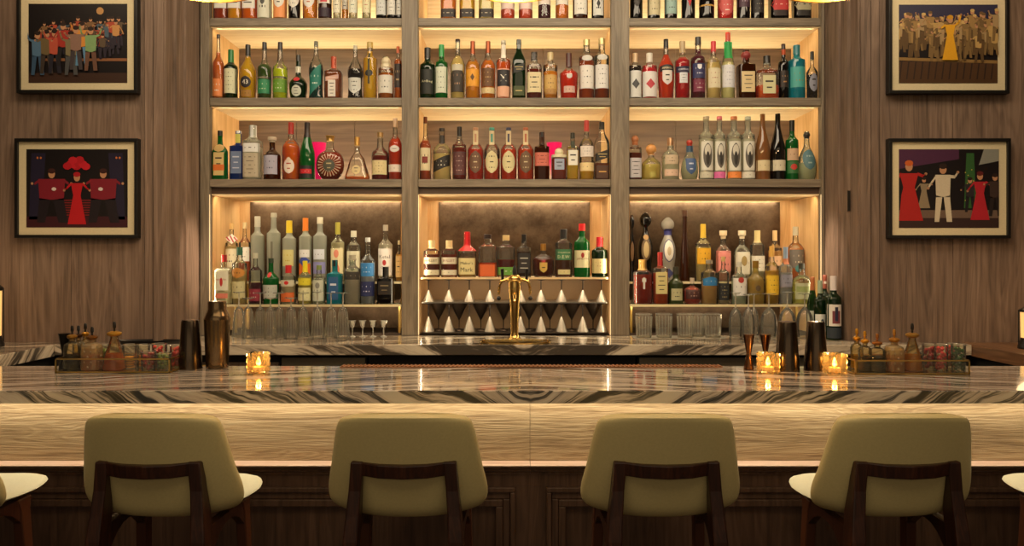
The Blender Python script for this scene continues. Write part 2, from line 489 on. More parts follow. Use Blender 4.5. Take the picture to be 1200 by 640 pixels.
# centre bay: narrow ledge with two rows of hanging glasses below
zc_top = Z(325, YF + .05)
sp('bottle_ledge', MB().box(-.49, .517, YF + .03, YF + .30, zc_top - .010, zc_top), M_LIGHT)
zmid = Z(354, YF + .05)
sp('rack_ledge', MB().box(-.485, .512, YF + .04, YF + .26, zmid - .006, zmid), STEEL)
sp('rack_back', MB().box(-.48, .507, YF + .27, YF + .285, ZK + .012, zc_top - .0105), pm('94754e', .5))
for ex in (-.496, .5225, 1.6405, -1.6055):
    sp('edge_light', MB().box(ex - .0018, ex + .0018, YF - .0125, YF - .0121, ZK + .002, 1.80), pm('ffe2ac', .5, emit=.7, name='edge_glow'))
area('rack_fill', (.013, YF + .04, zc_top - .014), (math.radians(50), 0, 0), .9, .01, .8, (1, .8, .55))  # lights added to brighten both rows of the rack
area('rack_fill', (.013, YF + .045, zmid - .010), (math.radians(50), 0, 0), .9, .01, .8, (1, .8, .55))

# ------------------------------------------------------------------ back counter and side counters
bc = MB().plan([(-2.18, 3.577), (2.19, 3.577), (2.19, 3.676), (1.69, 3.676), (1.66, 3.80), (1.66, 3.985), (-1.66, 3.985), (-1.66, 3.80), (-1.69, 3.676), (-2.18, 3.676)], 1.001, ZK)
o = bc.build('back_worktop', M_MARBLE2, bevel=.002)
tag(o, 'striped marble worktop along the foot of the bottle shelving', 'countertop')
for s, xi, lb in ((-1, 2.182, 'marble side counter at the left wall, beside the tray of bitters'), (1, 2.192, 'marble side counter at the right wall, next to the long brass tray')):
    root = thing('side_counter', lb, 'counter', (s * 2.6, 3.2, 0))
    mb = MB().box(min(s * xi, s * 3.6), max(s * xi, s * 3.6), 2.775, 3.676, .995, ZK)
    o = mb.build('worktop', M_MARBLE2 if s < 0 else wood('side_counter_wood_reflection', ('4f3624', '6c4c34', '8a6545'), 'y', 1, .35), bevel=.002); o.parent = root; o.location = (-s * 2.6, -3.2, 0)  # right top: reflected wood tone painted in place of the marble
    mb = MB().box(min(s * (xi + .04), s * 3.6), max(s * (xi + .04), s * 3.6), 2.80, 3.676, 0, .9945)
    o = mb.build('cabinet', pm('2c2e2c', .5), bevel=.002); o.parent = root; o.location = (-s * 2.6, -3.2, 0)
# base units beneath the back counter
def base_unit(x0, x1, label, kind):
    r = thing('base_cabinet' if kind != 'fridge' else 'bar_fridge', label, 'cabinet' if kind != 'fridge' else 'refrigerator', ((x0 + x1) / 2, 3.8, 0))
    def q(name, mb, mat, **k):
        o = mb.build(name, mat, **k); o.parent = r; o.location = (-(x0 + x1) / 2, -3.8, 0); return o
    yb = 3.64
    dark = pm('1d1712', .6)
    q('body', MB().box(x0 + .002, x1 - .002, yb, 3.985 if abs(x0) < 1.6 and abs(x1) < 1.6 else 3.67, .0, 1.0), dark)
    if kind == 'fridge':
        q('door', MB().box(x0 + .006, x1 - .006, yb - .03, yb - .001, .1, .985), pm('8d8676', .35, .7), bevel=.003)
        for k in range(2):
            xa = x0 + .12 + k * (x1 - x0) / 2
            q('pull_slot', MB().box(xa, xa + .15, yb - .036, yb - .0305, .928, .942), BLACK)
    elif kind == 'wood':
        q('drawer', MB().box(x0 + .006, x1 - .006, yb - .022, yb - .001, .80, .96), M_WALL, bevel=.003)
        q('door', MB().box(x0 + .006, x1 - .006, yb - .022, yb - .001, .06, .79), M_WALL, bevel=.003)
        q('handle', MB().tube([(x0 + .1, yb - .045, .945), (x0 + .24, yb - .045, .945)], .008), BRASS, smooth=40)
    else:
        q('rail', MB().box(x0 + .02, x1 - .02, yb - .02, yb - .001, .5, .55), STEEL)
        q('shelf_edge', MB().box(x0 + .02, x1 - .02, yb - .03, yb - .001, .7, .73), STEEL)
base_unit(-2.10, -1.60, 'dark base cabinet under the left end of the back counter', 'open')
base_unit(-1.595, -1.12, 'oak base cabinet with brass pull under back counter, behind the left candle', 'wood')
base_unit(-1.115, -.70, 'steel undercounter fridge below the left shelving bay', 'fridge')
base_unit(-.695, .60, 'dark open base bay below the gold beer tap', 'open')
base_unit(.605, 1.50, 'wide steel undercounter fridge with slot pulls below the right shelving bay', 'fridge')
base_unit(1.505, 2.10, 'dark base cabinet under the right end of the back counter', 'open')

# ------------------------------------------------------------------ the bar
o = MB().box(-3.4, 3.4, 2.25, 2.756, 1.0312, ZB).build('bar_worktop', M_MARBLE, bevel=.0025)
tag(o, 'long polished bar top of dark-veined marble in front of the stools', 'countertop')
bar = thing('bar_counter', 'panelled oak bar front under the marble top, glowing band above', 'bar', (0, 2.35, 0))
def bp(name, mb, mat, **k):
    o = mb.build(name, mat, **k); o.parent = bar; o.location = (0, -2.35, 0); return o
xs = .0563
for a, b in ((-3.4, xs - .0007), (xs + .0007, 3.4)):
    bp('fascia', MB().box(a, b, 2.352, 2.37, .8, 1.0305), M_FASCIA)
    prof = [(2.350, .829), (2.300, .829), (2.2975, .8255), (2.303, .823), (2.303, .818), (2.304, .814), (2.310, .812), (2.310, .806), (2.3235, .801), (2.3235, .794), (2.350, .794)]
    up = [(2.350, .829), (2.300, .829), (2.2975, .8275), (2.2975, .8255), (2.303, .8235), (2.350, .8235)]
    lo = [(2.350, .823), (2.3035, .823), (2.3035, .818), (2.309, .814), (2.314, .812), (2.314, .806), (2.3235, .801), (2.3235, .794), (2.350, .794)]
    bp('ledge_board', MB().loft([[(x, y, z + .004) for y, z in up] for x in (a, b)]), M_LEDGE_LIT)
    bp('ledge_moulding', MB().loft([[(x, y, z + .004) for y, z in lo] for x in (a, b)]), M_PANEL)
bp('body', MB().box(-3.4, 3.4, 2.372, 2.70, 0, 1.0305), M_PANEL)
zT = Z(570, 2.33)
def panel(x0, x1):
    z0 = .14
    yb = 2.33
    # stiles and rails around a sunk field
    fr = MB()
    def ring(i, t, ya, ybk):
        a, b, c, d = x0 + i, x1 - i, z0 + i, zT - i
        fr.box(a, b, ya, ybk, d - t, d); fr.box(a, b, ya, ybk, c, c + t)
        fr.box(a, a + t, ya, ybk, c + t, d - t); fr.box(b - t, b, ya, ybk, c + t, d - t)
    ring(0, .016, yb - .014, yb + .0215)
    ring(.0165, .022, yb - .004, yb + .0215)
    ring(.039, .022, yb - .010, yb + .0215)
    bp('panel_moulding', fr, M_PANEL, bevel=.003)
    bp('panel_field', MB().box(x0 + .061, x1 - .061, yb + .012, yb + .0215, z0 + .061, zT - .061), M_PANEL)
zl = [( -3.3, X(604, 2.33)), (X(640, 2.33), 3.3)]
for a, b in zl: panel(a, b)
mb = MB()
mb.box(-3.4, 3.4, 2.33, 2.3515, zT + .0005, .7975); mb.box(-3.4, 3.4, 2.33, 2.3515, .02, .1395)
mb.box(zl[0][1] + .0005, zl[1][0] - .0005, 2.33, 2.3515, .1395, zT)
bp('rails', mb, M_PANEL)
bp('kick_plate', MB().box(-3.3, 3.3, 2.324, 2.3295, .0, .10), BRASS)
bp('light_channel', MB().box(-2.4, 2.4, 2.275, 2.30, 1.0296, 1.0308), pm('d8c49a', .5))
# foot rail
fr = thing('foot_rail', 'brass foot rail along the base of the bar', 'rail', (0, 2.2, 0))
MB().tube([(-3.3, 0, .2), (3.3, 0, .2)], .02, 12).build('rail', BRASS, fr, smooth=40)
for x in (-2.4, -1.2, 0, 1.2, 2.4): MB().tube([(x, .0, .2), (x, .06, .12), (x, .09, .06), (x, .1225, .06)], .012, 8).build('bracket', BRASS, fr, smooth=40)

# rubber bar mat on the far edge
mt = MB().box(X(400, 2.735), X(845, 2.735), 2.712, 2.7555, ZB + .0003, ZB + .004)
for i in range(90):
    x = X(400, 2.735) + .008 + i * (X(845, 2.735) - X(400, 2.735) - .016) / 89
    mt.box(x - .003, x + .003, 2.714, 2.7545, ZB + .004, ZB + .0065)
tag(mt.build('bar_mat', pm('8a5a34', .5)), 'thin ribbed brown bar mat along the far edge of the bar top', 'bar mat')

# ------------------------------------------------------------------ pendant lamps
def pendant(px, lb):
    Y = 2.5
    r = thing('pendant_lamp', lb, 'pendant lamp', (X(px, Y), Y, 2.386), 'brass pendant lamps over the bar')
    out = catmull([(.205, 0), (.203, .012), (.185, .07), (.13, .13), (.06, .165), (.025, .18), (.02, .22)])
    MB().lathe(out + [(.016, .22), (.021, .174), (.056, .160), (.125, .124), (.180, .066), (.198, .012), (.200, .001)], seg=48, cap0=False, cap1=False).build('lamp_shade', pm('d9a54a', .3, .9, name='pendant_brass'), r, smooth=40)
    MB().tube([(0, 0, .20), (0, 0, .9605)], .004, 8).build('cord', BLACK, r)
    MB().lathe([(.05, .945), (.05, .9605)], seg=20).build('ceiling_rose', BRASS, r)
    MB().ball((0, 0, .10), .035, 14).build('bulb', pm('ffd49a', .5, emit=5, name='bulb_glow'), r, smooth=60)
    point('pendant_light', (X(px, Y), Y, 2.43), 17, (1, .7, .4), .035)
pendant(232, 'leftmost brass pendant lamp, only its lower rim showing')
pendant(603, 'middle brass pendant lamp above the bar centre')
pendant(984, 'rightmost brass pendant lamp, rim just above the right bay')

# ------------------------------------------------------------------ framed stage photographs
PC = {}
def picture(x0, x1, y0, y1, lb, scene):
    Y = YW - .04
    a, b, zt, zb = X(x0, Y), X(x1, Y), Z(y0, Y), Z(y1, Y)
    cx, cz = (a + b) / 2, (zt + zb) / 2
    hw, hh = (b - a) / 2, (zt - zb) / 2
    r = thing('framed_photograph', lb, 'picture', (cx, Y, cz), 'framed stage photographs on the panelling')
    t = .016
    fr = MB()
    fr.box(-hw, hw, 0, .036, hh - t, hh).box(-hw, hw, 0, .036, -hh, -hh + t).box(-hw, -hw + t, 0, .036, -hh + t, hh - t).box(hw - t, hw, 0, .036, -hh + t, hh - t)
    fr.box(-hw + .002, hw - .002, .030, .036, -hh + .002, hh - .002)
    fr.build('frame', BLACK, r, bevel=.0015)
    MB().box(-hw + t, hw - t, .012, .0295, -hh + t, hh - t).build('mat_board', pm('d8c9a2', .8), r)
    pw, ph = hw - .053, hh - .052
    cols = []
    layers = []      # (poly, colour)
    scene(layers, pw, ph)
    mb = MB(); mb.box(-pw, pw, .0105, .0119, -ph, ph); 
    for poly, c, lv in layers:
        if c not in cols: cols.append(c)
        mb.m = cols.index(c) + 1
        y = .0104 - .00006 * lv
        base = len(mb.v)
        poly = [(min(max(x, -pw), pw), min(max(z, -ph), ph)) for x, z in poly]
        mb.v += [(x, y, z) for x, z in poly]; mb.f.append(list(range(base, base + len(poly)))); mb.mi.append(mb.m)
    mb.build('print', [pm('120b0c', .45)] + [pm(c, .5) for c in cols], r)
    return r

def ell(cx, cz, rx, rz, n=10): return [(cx + rx * math.cos(2 * PI * i / n), cz + rz * math.sin(2 * PI * i / n)) for i in range(n)]
LV = [0]
def fig(L, x, z, h, body, legs, skin='b98762', hair='2a1a12', arms=(1, -1), dress=False, wide=1.0):
    """a standing figure, feet at z; arms: angle of each arm as a slope"""
    LV[0] += 3
    l = LV[0]
    w_ = h * .13 * wide
    if dress:
        L.append(([(x - w_ * 1.5, z), (x + w_ * 1.5, z), (x + w_ * .8, z + h * .42), (x + w_ * .6, z + h * .55), (x + w_, z + h * .78), (x - w_, z + h * .78), (x - w_ * .6, z + h * .55), (x - w_ * .8, z + h * .42)], body, l))
    else:
        L.append(([(x - w_ * 1.1, z), (x - w_ * .5, z), (x - w_ * .1, z + h * .42), (x - w_ * .9, z + h * .45)], legs, l))
        L.append(([(x + w_ * .5, z), (x + w_ * 1.2, z), (x + w_ * .9, z + h * .45), (x + w_ * .1, z + h * .42)], legs, l))
        L.append(([(x - w_ * .9, z + h * .42), (x + w_ * .9, z + h * .42), (x + w_, z + h * .8), (x - w_, z + h * .8)], body, l))
    for s, a in zip((-1, 1), arms):
        sx, sz = x + s * w_ * .9, z + h * .77
        kx, kz = sx + s * h * .085, sz - h * .07 + a * h * .07
        ex, ez = kx + s * h * .05, kz + a * h * .11 - h * .02
        t = h * .026
        L.append(([(sx, sz - t), (kx, kz - t), (kx + s * t * .5, kz), (kx, kz + t), (sx, sz + t)], body, l + 1))
        L.append(([(kx - t * .8, kz), (ex - t * .6, ez), (ex + t * .6, ez), (kx + t * .8, kz)], body, l + 1))
        L.append((ell(ex, ez, t, t, 6), skin, l + 1))
    L.append((ell(x, z + h * .89, h * .062, h * .08), skin, l + 1))
    L.append((ell(x, z + h * .945, h * .07, h * .05), hair, l + 2))

def crowd_scene(L, w_, h):
    rr = random.Random(3); LV[0] = 0
    L.append(([(-w_, -h), (w_, -h), (w_, -h * .75), (-w_, -h * .75)], '3a2418', 1))
    L.append(([(-w_ * .7, -h * .45), (w_, -h * .45), (w_, -h * .38), (-w_ * .7, -h * .38)], '8a5a38', 1))
    L.append((ell(w_ * .45, h * .82, .018, .018, 14), 'b98a52', 1))
    for i in range(40):
        fig(L, rr.uniform(-.75, .95) * w_, rr.uniform(-.45, -.0) * h, h * rr.uniform(.55, .75), rr.choice(['a8452c', '7b5a3a', '4a5d6a', 'c08a50', '8a2a22', '5b4a38']), '2b2430', arms=(rr.uniform(-1, 1), rr.uniform(-1, 1)))
    for x, b, l, a in ((-.8, '4f6f8a', '35506a', (1.6, 1.2)), (-.62, '6b5a3a', '3a3028', (.4, 1.7)), (-.45, 'b5503a', '23202a', (1.5, 1.8)), (-.28, 'a03024', '1f1a1c', (-.6, .5)), (-.12, '7b7050', '4a4a4a', (1.6, 1.9)), (.1, 'd08a3a', '5a86a8', (1.5, 1.2)), (.28, '7fa06a', '6a4a3a', (1.9, 1.6)), (-.02, '8a6a5a', '40383a', (.8, 1.0))):
        fig(L, x * w_, (-.85 + rr.uniform(0, .3)) * h, h * 1.12, b, l, arms=a)

def red_scene(L, w_, h):
    LV[0] = 0
    L.append(([(-w_, -h), (w_, -h), (w_, -h * .72), (-w_, -h * .72)], '3a1018', 1))
    for i in range(7): L.append(([(-.3 * w_, -h * .7 + i * .012), (.3 * w_, -h * .7 + i * .012), (.3 * w_, -h * .67 + i * .012), (-.3 * w_, -h * .67 + i * .012)], '7a1a1c', 1))
    for s in (-1, 1):
        L.append(([(s * w_ * .95, -h * .8), (s * w_ * .7, -h * .8), (s * w_ * .62, h * .9), (s * w_ * .9, h * .9)], '1e1830', 1))
        for k in (0, 1): L.append((ell(s * w_ * .78 + k * .016, h * .78, .005, .006, 8), 'c06a30', 2))
    for x, s in ((-.5, 1), (.52, -1)):
        fig(L, x * w_, -.88 * h, h * 1.4, '7c1726', '1a1016', hair='3a1a14', arms=(.2, .2), wide=1.9)
        L.append((ell(x * w_ + s * .012, h * -.02, .012, .009, 8), 'd8c8c0', 40))
    fig(L, 0, -.92 * h, h * 1.35, 'b8141c', 'b8141c', hair='a8101c', arms=(-.2, -.2), dress=True, wide=.9)
    for kk, (dx, dz) in enumerate(((0, 0), (0, -.012), (-.012, -.004), (.012, -.004), (-.03, .0), (0, .012), (.03, .0), (-.045, -.01), (.045, -.012), (.015, .02), (-.018, .018))):
        L.append((ell(dx, h * .62 + dz, .022, .018, 9), 'b0121f' if kk % 2 else 'c01a28', 46 + kk))

def gold_scene(L, w_, h):
    rr = random.Random(9); LV[0] = 0
    L.append(([(-w_, h * .6), (w_, h * .6), (w_, h), (-w_, h)], '2b2a45', 1))
    L.append(([(-w_, -h), (w_, -h), (w_, -h * .45), (-w_, -h * .45)], '4a3018', 1))
    for i in range(14): L.append(([((-1 + i / 7) * w_, -h * .9), ((-1 + i / 7) * w_ + .006, -h * .9), ((-.95 + i / 7) * w_ + .006, -h * .4), ((-.95 + i / 7) * w_, -h * .4)], '2a1a10', 2))
    L.append(([(-w_, -h * .42), (w_, -h * .5), (w_, -h * .42), (-w_, -h * .34)], '8a6a3a', 3))
    for i in range(44):
        fig(L, (-.95 + i * .0445) * w_, (-.38 + rr.uniform(-.08, .45)) * h, h * rr.uniform(.68, .85), rr.choice(['9a7a48', 'b8965a', '6e5634', '83683e', 'a58a60']), rr.choice(['5b4426', '7a6038']), hair=rr.choice(['c8a868', '6a5030']), arms=(rr.uniform(-.5, 2), rr.uniform(-.5, 2)))
    fig(L, .02 * w_, -.42 * h, h * 1.15, 'dba01c', 'dba01c', arms=(.2, 1.8), dress=True, hair='c8901c', wide=.9)

def white_scene(L, w_, h):
    LV[0] = 0
    L.append(([(-w_, -h), (w_, -h), (w_, -h * .75), (-w_, -h * .75)], '33201c', 1))
    L.append(([(-w_, -h * .75), (w_, -h * .75), (w_, -h * .55), (-w_, -h * .55)], '6b5648', 1))
    L.append(([(-w_, h * .5), (w_ * .2, h * .75), (w_ * .2, h), (-w_, h)], '4a2440', 1))
    L.append(([(w_ * .3, -h * .5), (w_ * .55, -h * .5), (w_ * .5, h * .9), (w_ * .35, h * .9)], '2f5a2a', 2))
    for k in range(12): L.append((ell(w_ * (.33 + .18 * ((k * 37) % 10) / 10), -h * .3 + k * .0135, .003, .003, 6), 'c8b050', 3))
    L.append(([(w_ * .6, h * .6), (w_, h * .7), (w_, h), (w_ * .7, h)], '8a8a80', 2))
    fig(L, -.5 * w_, -.5 * h, h * .8, '8a7a60', '4a3a30', arms=(-.5, .4), dress=True)
    fig(L, -.8 * w_, -.82 * h, h * 1.55, 'a81e1a', 'a81e1a', hair='c05a20', arms=(.2, .5), dress=True, wide=1.2)
    fig(L, -.12 * w_, -.85 * h, h * 1.5, 'cdbfa4', 'cdbfa4', arms=(-.6, .9))
    fig(L, .42 * w_, -.6 * h, h * .9, '2a2426', '1a1618', arms=(-.3, .2))
    fig(L, .62 * w_, -.8 * h, h * 1.25, 'b0202c', '2a1a20', hair='5a1a18', arms=(-.5, .3), dress=True)
    fig(L, .92 * w_, -.7 * h, h * 1.1, '3a2a24', '241a18', arms=(.3, .2))

picture(19, 160.5, -9, 109, 'black-framed stage photograph of a cheering crowd, upper left wall', crowd_scene)
picture(16.5, 161, 162, 279, 'black-framed stage photograph of performer in red gown between two men in dark red', red_scene)
picture(1042, 1183.5, -8, 109.5, 'black-framed stage photograph of performer in yellow among a golden chorus', gold_scene)
picture(1042, 1185, 162, 279.5, 'black-framed stage photograph of performer in pale suit between red dresses', white_scene)
# ------------------------------------------------------------------ bottles
GL = {'c': ('f6f6ee', .02), 'f': ('cfd0c2', .5), 'g': ('1f8a3a', .5), 'd': ('1d3a1c', .6), 'k': ('15110f', .9), 'b': ('5a2a10', .45),
      'u': ('3a57a8', .45), 't': ('35b5c4', .45), 'h': ('e8eadf', .16), 'y': ('d8c878', .3), 'm': ('7a6a58', .4)}
PR = {
 'std': [(0, .9), (.015, 1), (.60, 1), (.66, .9), (.72, .5), (.77, .34), (.97, .32), (1, .32)],
 'long': [(0, .9), (.015, 1), (.50, 1), (.58, .85), (.64, .5), (.72, .36), (.97, .30), (1, .30)],
 'short': [(0, .92), (.015, 1), (.66, 1), (.72, .85), (.77, .5), (.82, .38), (1, .38)],
 'wine': [(0, .93), (.015, 1), (.60, 1), (.68, .85), (.73, .48), (.80, .38), (1, .38)],
 'burg': [(0, .95), (.015, 1), (.40, 1), (.55, .84), (.72, .5), (.84, .34), (1, .33)],
 'flare': [(0, .85), (.02, .88), (.35, 1), (.55, .92), (.68, .5), (.76, .32), (1, .27)],
 'squat': [(0, .9), (.02, 1), (.50, 1), (.60, .85), (.68, .45), (.74, .34), (1, .32)],
 'bene': [(0, .7), (.03, .85), (.25, 1), (.36, .98), (.48, .6), (.56, .3), (1, .24)],
 'sqr': [(0, .96), (.01, 1), (.64, 1), (.69, .9), (.73, .42), (.78, .34), (1, .34)],
 'sqs': [(0, .96), (.01, 1), (.58, 1), (.66, .85), (.72, .36), (.78, .3), (1, .3)],
 'jw': [(0, .96), (.01, 1), (.56, 1), (.68, .88), (.78, .5), (.86, .36), (1, .34)],
 'bell': [(0, .96), (.06, 1), (.14, .93), (.3, .75), (.5, .55), (.6, .3), (.7, .18), (1, .18)],
 'disc': [(0, .5), (.04, .62), (.10, .78), (.22, .96), (.36, 1), (.50, .92), (.60, .72), (.68, .34), (.76, .24), (.94, .24), (1, .32)],
 'tear': [(0, .75), (.03, .85), (.2, 1), (.42, .9), (.6, .55), (.72, .3), (1, .26)],
 'arch': [(0, .93), (.02, 1), (.50, 1), (.60, .92), (.68, .6), (.73, .34), (1, .3)],
 'totem': [(0, .82), (.03, .9), (.20, .8), (.30, .88), (.42, 1), (.55, .92), (.66, .6), (.74, .36), (.79, .34), (.82, .62), (.87, .8), (.93, .75), (.98, .4), (1, .2)],
 'spire': [(0, .95), (.02, 1), (.12, 1), (.5, .68), (.75, .45), (.92, .46), (1, .5)],
 'crown': [(0, .8), (.04, .88), (.2, .98), (.48, 1), (.60, .8), (.68, .3), (.74, .24), (1, .24)],
 'patron': [(0, .9), (.03, 1), (.40, 1), (.52, .8), (.62, .36), (.68, .3), (1, .3)],
 'pot': [(0, .8), (.05, 1), (.4, 1), (.55, .9), (.62, .6), (.7, .45), (1, .4)],
 'menthe': [(0, .95), (.02, 1), (.12, .92), (.3, .9), (.5, 1), (.62, .8), (.72, .42), (.8, .3), (1, .26)],
 'frost': [(0, .94), (.015, 1), (.66, 1), (.71, .9), (.75, .55), (.80, .42), (1, .40)],
 'shake': [(0, .85), (.02, .9), (.50, 1), (.58, .9), (.66, .5), (.72, .32), (1, .3)],
}
def surf(prof, hw, H, n, dr, x, z):
    """y of the front of the body at (x, z), z from the base"""
    zf = z / H
    r = prof[-1][1]
    for (z0, r0), (z1, r1) in zip(prof[:-1], prof[1:]):
        if z0 <= zf <= z1:
            r = r0 + (r1 - r0) * (zf - z0) / max(z1 - z0, 1e-6); break
    r *= hw
    q = min(abs(x) / max(r, 1e-6), .985)
    return -r * dr * (1 - q ** n) ** (1 / n)

PLACED = {}
ROWS = {   # base pixel row, z of the surface, y of the front of the bottles
 'A': (20, 2.742, YF + .003), 'B': (114, 2.317, YF + .003), 'C': (210, 1.883, YF + .003),
 'R': (331, 1.3325, YF + .172), 'S': (357, 1.215, YF + .018), 'M': (325, zc_top, YF + .036)}
def bottle(row, cx, wpx, top, prof, gl, liq, fill, cap, caph, labels, desc, n=2, dr=1.0, name='bottle', rays=False, group=None, yoff=0, z=None, Y=None, cat='bottle'):
    base, z0, yf = ROWS.get(row, (0, z, Y))
    H0 = None
    hw = wpx / 2 * (yf + .03) / F
    yc = yf + hw * dr + yoff
    hw = wpx / 2 * yc / F * .985
    xc = X(cx, yc)
    if row != 'W':
        for a_, b_ in BB:
            if a_ - .02 < xc < b_ + .02: xc = min(max(xc, a_ + .0045 + hw), b_ - .0045 - hw)
    for x2, h2, y2, n2 in PLACED.get(row, []):       # neighbours touch but never cut into each other
        gap = abs(xc - x2) - hw - h2
        if gap < .0006 and abs(yc - y2) < (hw + h2) * (1 if max(n, n2) > 2.5 else .97):
            if -gap < (.012 if row in 'SM' else .008): hw -= (.0006 - gap)
            else: yc = y2 + hw + h2 + .002
    if row != 'W': PLACED.setdefault(row, []).append((xc, hw, yc, n))
    H = Z(top, yc) - z0
    P0 = catmull(PR[prof], 3)
    P = [(a, b) for a, b in P0]
    r = thing(name, desc, cat, (xc, yc, z0 + .0004), group or GROUPS.get(row))
    g = GL.get(gl, (gl, .5)) if gl else GL['c']
    caph = caph or .0
    body_pts = [(rr * hw, zf * H) for zf, rr in P]
    MB().lathe(body_pts, seg=24, n=n, dr=dr).build('glass_body', glass(*g), r, smooth=50)
    if liq:
        inner = [(max(rr * hw * .93, .002), max(zf * H, .004)) for zf, rr in P if .02 < zf < fill]
        inner = [(inner[0][0] * .95, .004)] + inner
        rr = next((b for a, b in P if a >= fill), .3)
        inner.append((rr * hw * .93, fill * H))
        MB().lathe(inner, seg=24, n=n, dr=dr).build('liquid', liquid(liq, .78), r, smooth=50)
    if cap:
        kinds = {'w': 1.08, 'b': 1.5, 's': 1.25}
        kd = 'w'
        if cap[0] in 'BS' and len(cap) == 7: kd, cap = cap[0].lower(), cap[1:]
        met = .0
        if cap[0] == 'M': met, cap = .8, cap[1:]
        zc0 = 1 - caph
        rn = next((b for a, b in P if a >= zc0), P[-1][1]) * hw
        mat = pm(cap, .35, met)
        if kd == 'b':      # ball stopper
            rb = min(caph * H * .5, hw * .6)
            m = MB().ball((0, 0, H - rb), rb, 14).lathe([(rn * 1.05, zc0 * H), (rn * 1.1, zc0 * H + .001), (rn * 1.05, H - 1.6 * rb)], seg=16)
        elif kd == 's':    # wide stopper with a flat top
            m = MB().lathe([(rn * 1.02, zc0 * H), (rn * 1.05, zc0 * H + caph * H * .35), (rn * 1.55, zc0 * H + caph * H * .42), (rn * 1.6, H * .995), (rn * 1.5, H * 1.001)], seg=18)
        else:
            pts = [(b * hw * 1.07 + .0004, a * H) for a, b in P if a > zc0 + .005]
            pts = [(rn * 1.1 + .0004, zc0 * H)] + pts
            pts.append((pts[-1][0] * .9, H * 1.004))
            m = MB().lathe(pts, seg=18)
        m.build('cap', mat, r, smooth=45)
    if rays:
        mb = MB()
        for k in range(22):
            a = 2 * PI * k / 22
            pts = []
            for q in (.42, .62, .82):
                x_, z_ = q * hw * math.cos(a), .33 * H + q * hw * math.sin(a)
                pts.append((x_, surf(P, hw, H, n, dr, x_, z_) - .0006, z_))
            mb.tube(pts, [.0012, .0026, .0034], 6)
        mb.build('cut_rays', pm('e0b090', .3), r)
    for li, lb in enumerate(labels):
        shape, a, b, wf, col = lb[:5]
        za, zb = a * H, b * H
        wx = hw * wf
        off = .0008 + li * .0005
        mb = MB()
        NU, NV = 10, 8
        for j in range(NV + 1):
            t = -1 + 2 * j / NV
            for i in range(NU + 1):
                s_ = -1 + 2 * i / NU
                zz = (za + zb) / 2 + t * (zb - za) / 2
                xx = s_ * wx
                if shape == 'o': xx *= math.sqrt(max(1 - t * t, .02))
                elif shape == 'd': xx *= max(1 - abs(t), .03)
                elif shape == 's': xx *= 1 if t > -.2 else max(1 - ((-.2 - t) / .8) ** 2, .05)
                elif shape == 'h': xx *= 1 - .25 * abs(t)
                elif shape == 'g': zz += s_ * (zb - za) * .30
                elif shape == 'a': zz -= (zb - za) * .25 * s_ * s_ * (t + 1) / 2
                mb.v.append((xx, surf(P, hw, H, n, dr, xx, zz) - off, zz))
        for j in range(NV):
            for i in range(NU):
                k = j * (NU + 1) + i
                mb.f.append([k, k + 1, k + NU + 2, k + NU + 1]); mb.mi.append(0)
        mats = [pm(col, .55)]
        if len(lb) > 5 and lb[5] is not None:
            txt, tc = lb[5], lb[6]
            mats.append(pm(tc, .5))
            shapes = []
            if isinstance(txt, str):
                lines = txt.split('|')
                for q, ln in enumerate(lines):
                    vs, fs, asp = textshape(ln)
                    tw = wx * 1.5 if len(ln) > 3 else wx * 1.1
                    if asp * tw > (zb - za) * .8 / len(lines): tw = (zb - za) * .8 / len(lines) / asp
                    zq = (za + zb) / 2 + ((len(lines) - 1) / 2 - q) * (zb - za) * .8 / len(lines)
                    sl = (zb - za) * .30 / wx if shape == 'g' else 0
                    shapes.append(([(x * tw, y * tw + zq + x * tw * sl) for x, y in vs], fs))
            else:   # n illegible lines of small print
                for q in range(txt):
                    zq = zb - (q + 1) * (zb - za) / (txt + 1)
                    hwid = wx * (.62 if q % 2 == 0 else .42) * (.7 if shape in 'ods' else 1)
                    hh = (zb - za) * (.07 if q else .09) / max(txt, 2) * 2
                    shapes.append(([(-hwid, zq - hh / 2), (0, zq - hh / 2), (hwid, zq - hh / 2), (hwid, zq + hh / 2), (0, zq + hh / 2), (-hwid, zq + hh / 2)], [[0, 1, 4, 5], [1, 2, 3, 4]]))
            for vs, fs in shapes:
                bs = len(mb.v)
                mb.v += [(x, surf(P, hw, H, n, dr, x, z) - off - .0004, z) for x, z in vs]
                for f in fs: mb.f.append([bs + q for q in f]); mb.mi.append(1)
        # label meshes keep their own winding
        me_o = mb.build('label', mats, r)
    return r

GROUPS = {'A': 'bottles on the top shelf', 'B': 'bottles on the second shelf', 'C': 'bottles on the third shelf',
          'R': 'bottles on the rear glass step', 'S': 'bottles on the front glass step', 'M': 'bottles on the centre ledge'}
W_, CR, BK = 'e6e2d6', 'e2d3a6', '17130f'
DK = '2a2420'
def R(a, b, w=.97, c=W_, t=None, tc=DK): return ('r', a, b, w, c, t, tc)
def O(a, b, w=.8, c=W_, t=None, tc=DK): return ('o', a, b, w, c, t, tc)
def D(a, b, w=.7, c=W_, t=None, tc=DK): return ('d', a, b, w, c, t, tc)
def Sh(a, b, w=.8, c=W_, t=None, tc=DK): return ('s', a, b, w, c, t, tc)
def G(a, b, w=.9, c=BK, t=None, tc=W_): return ('g', a, b, w, c, t, tc)
def Ar(a, b, w=.8, c=W_, t=None, tc=DK): return ('a', a, b, w, c, t, tc)
def He(a, b, w=.8, c=W_, t=None, tc=DK): return ('h', a, b, w, c, t, tc)

B = bottle
T = ' on the top shelf'
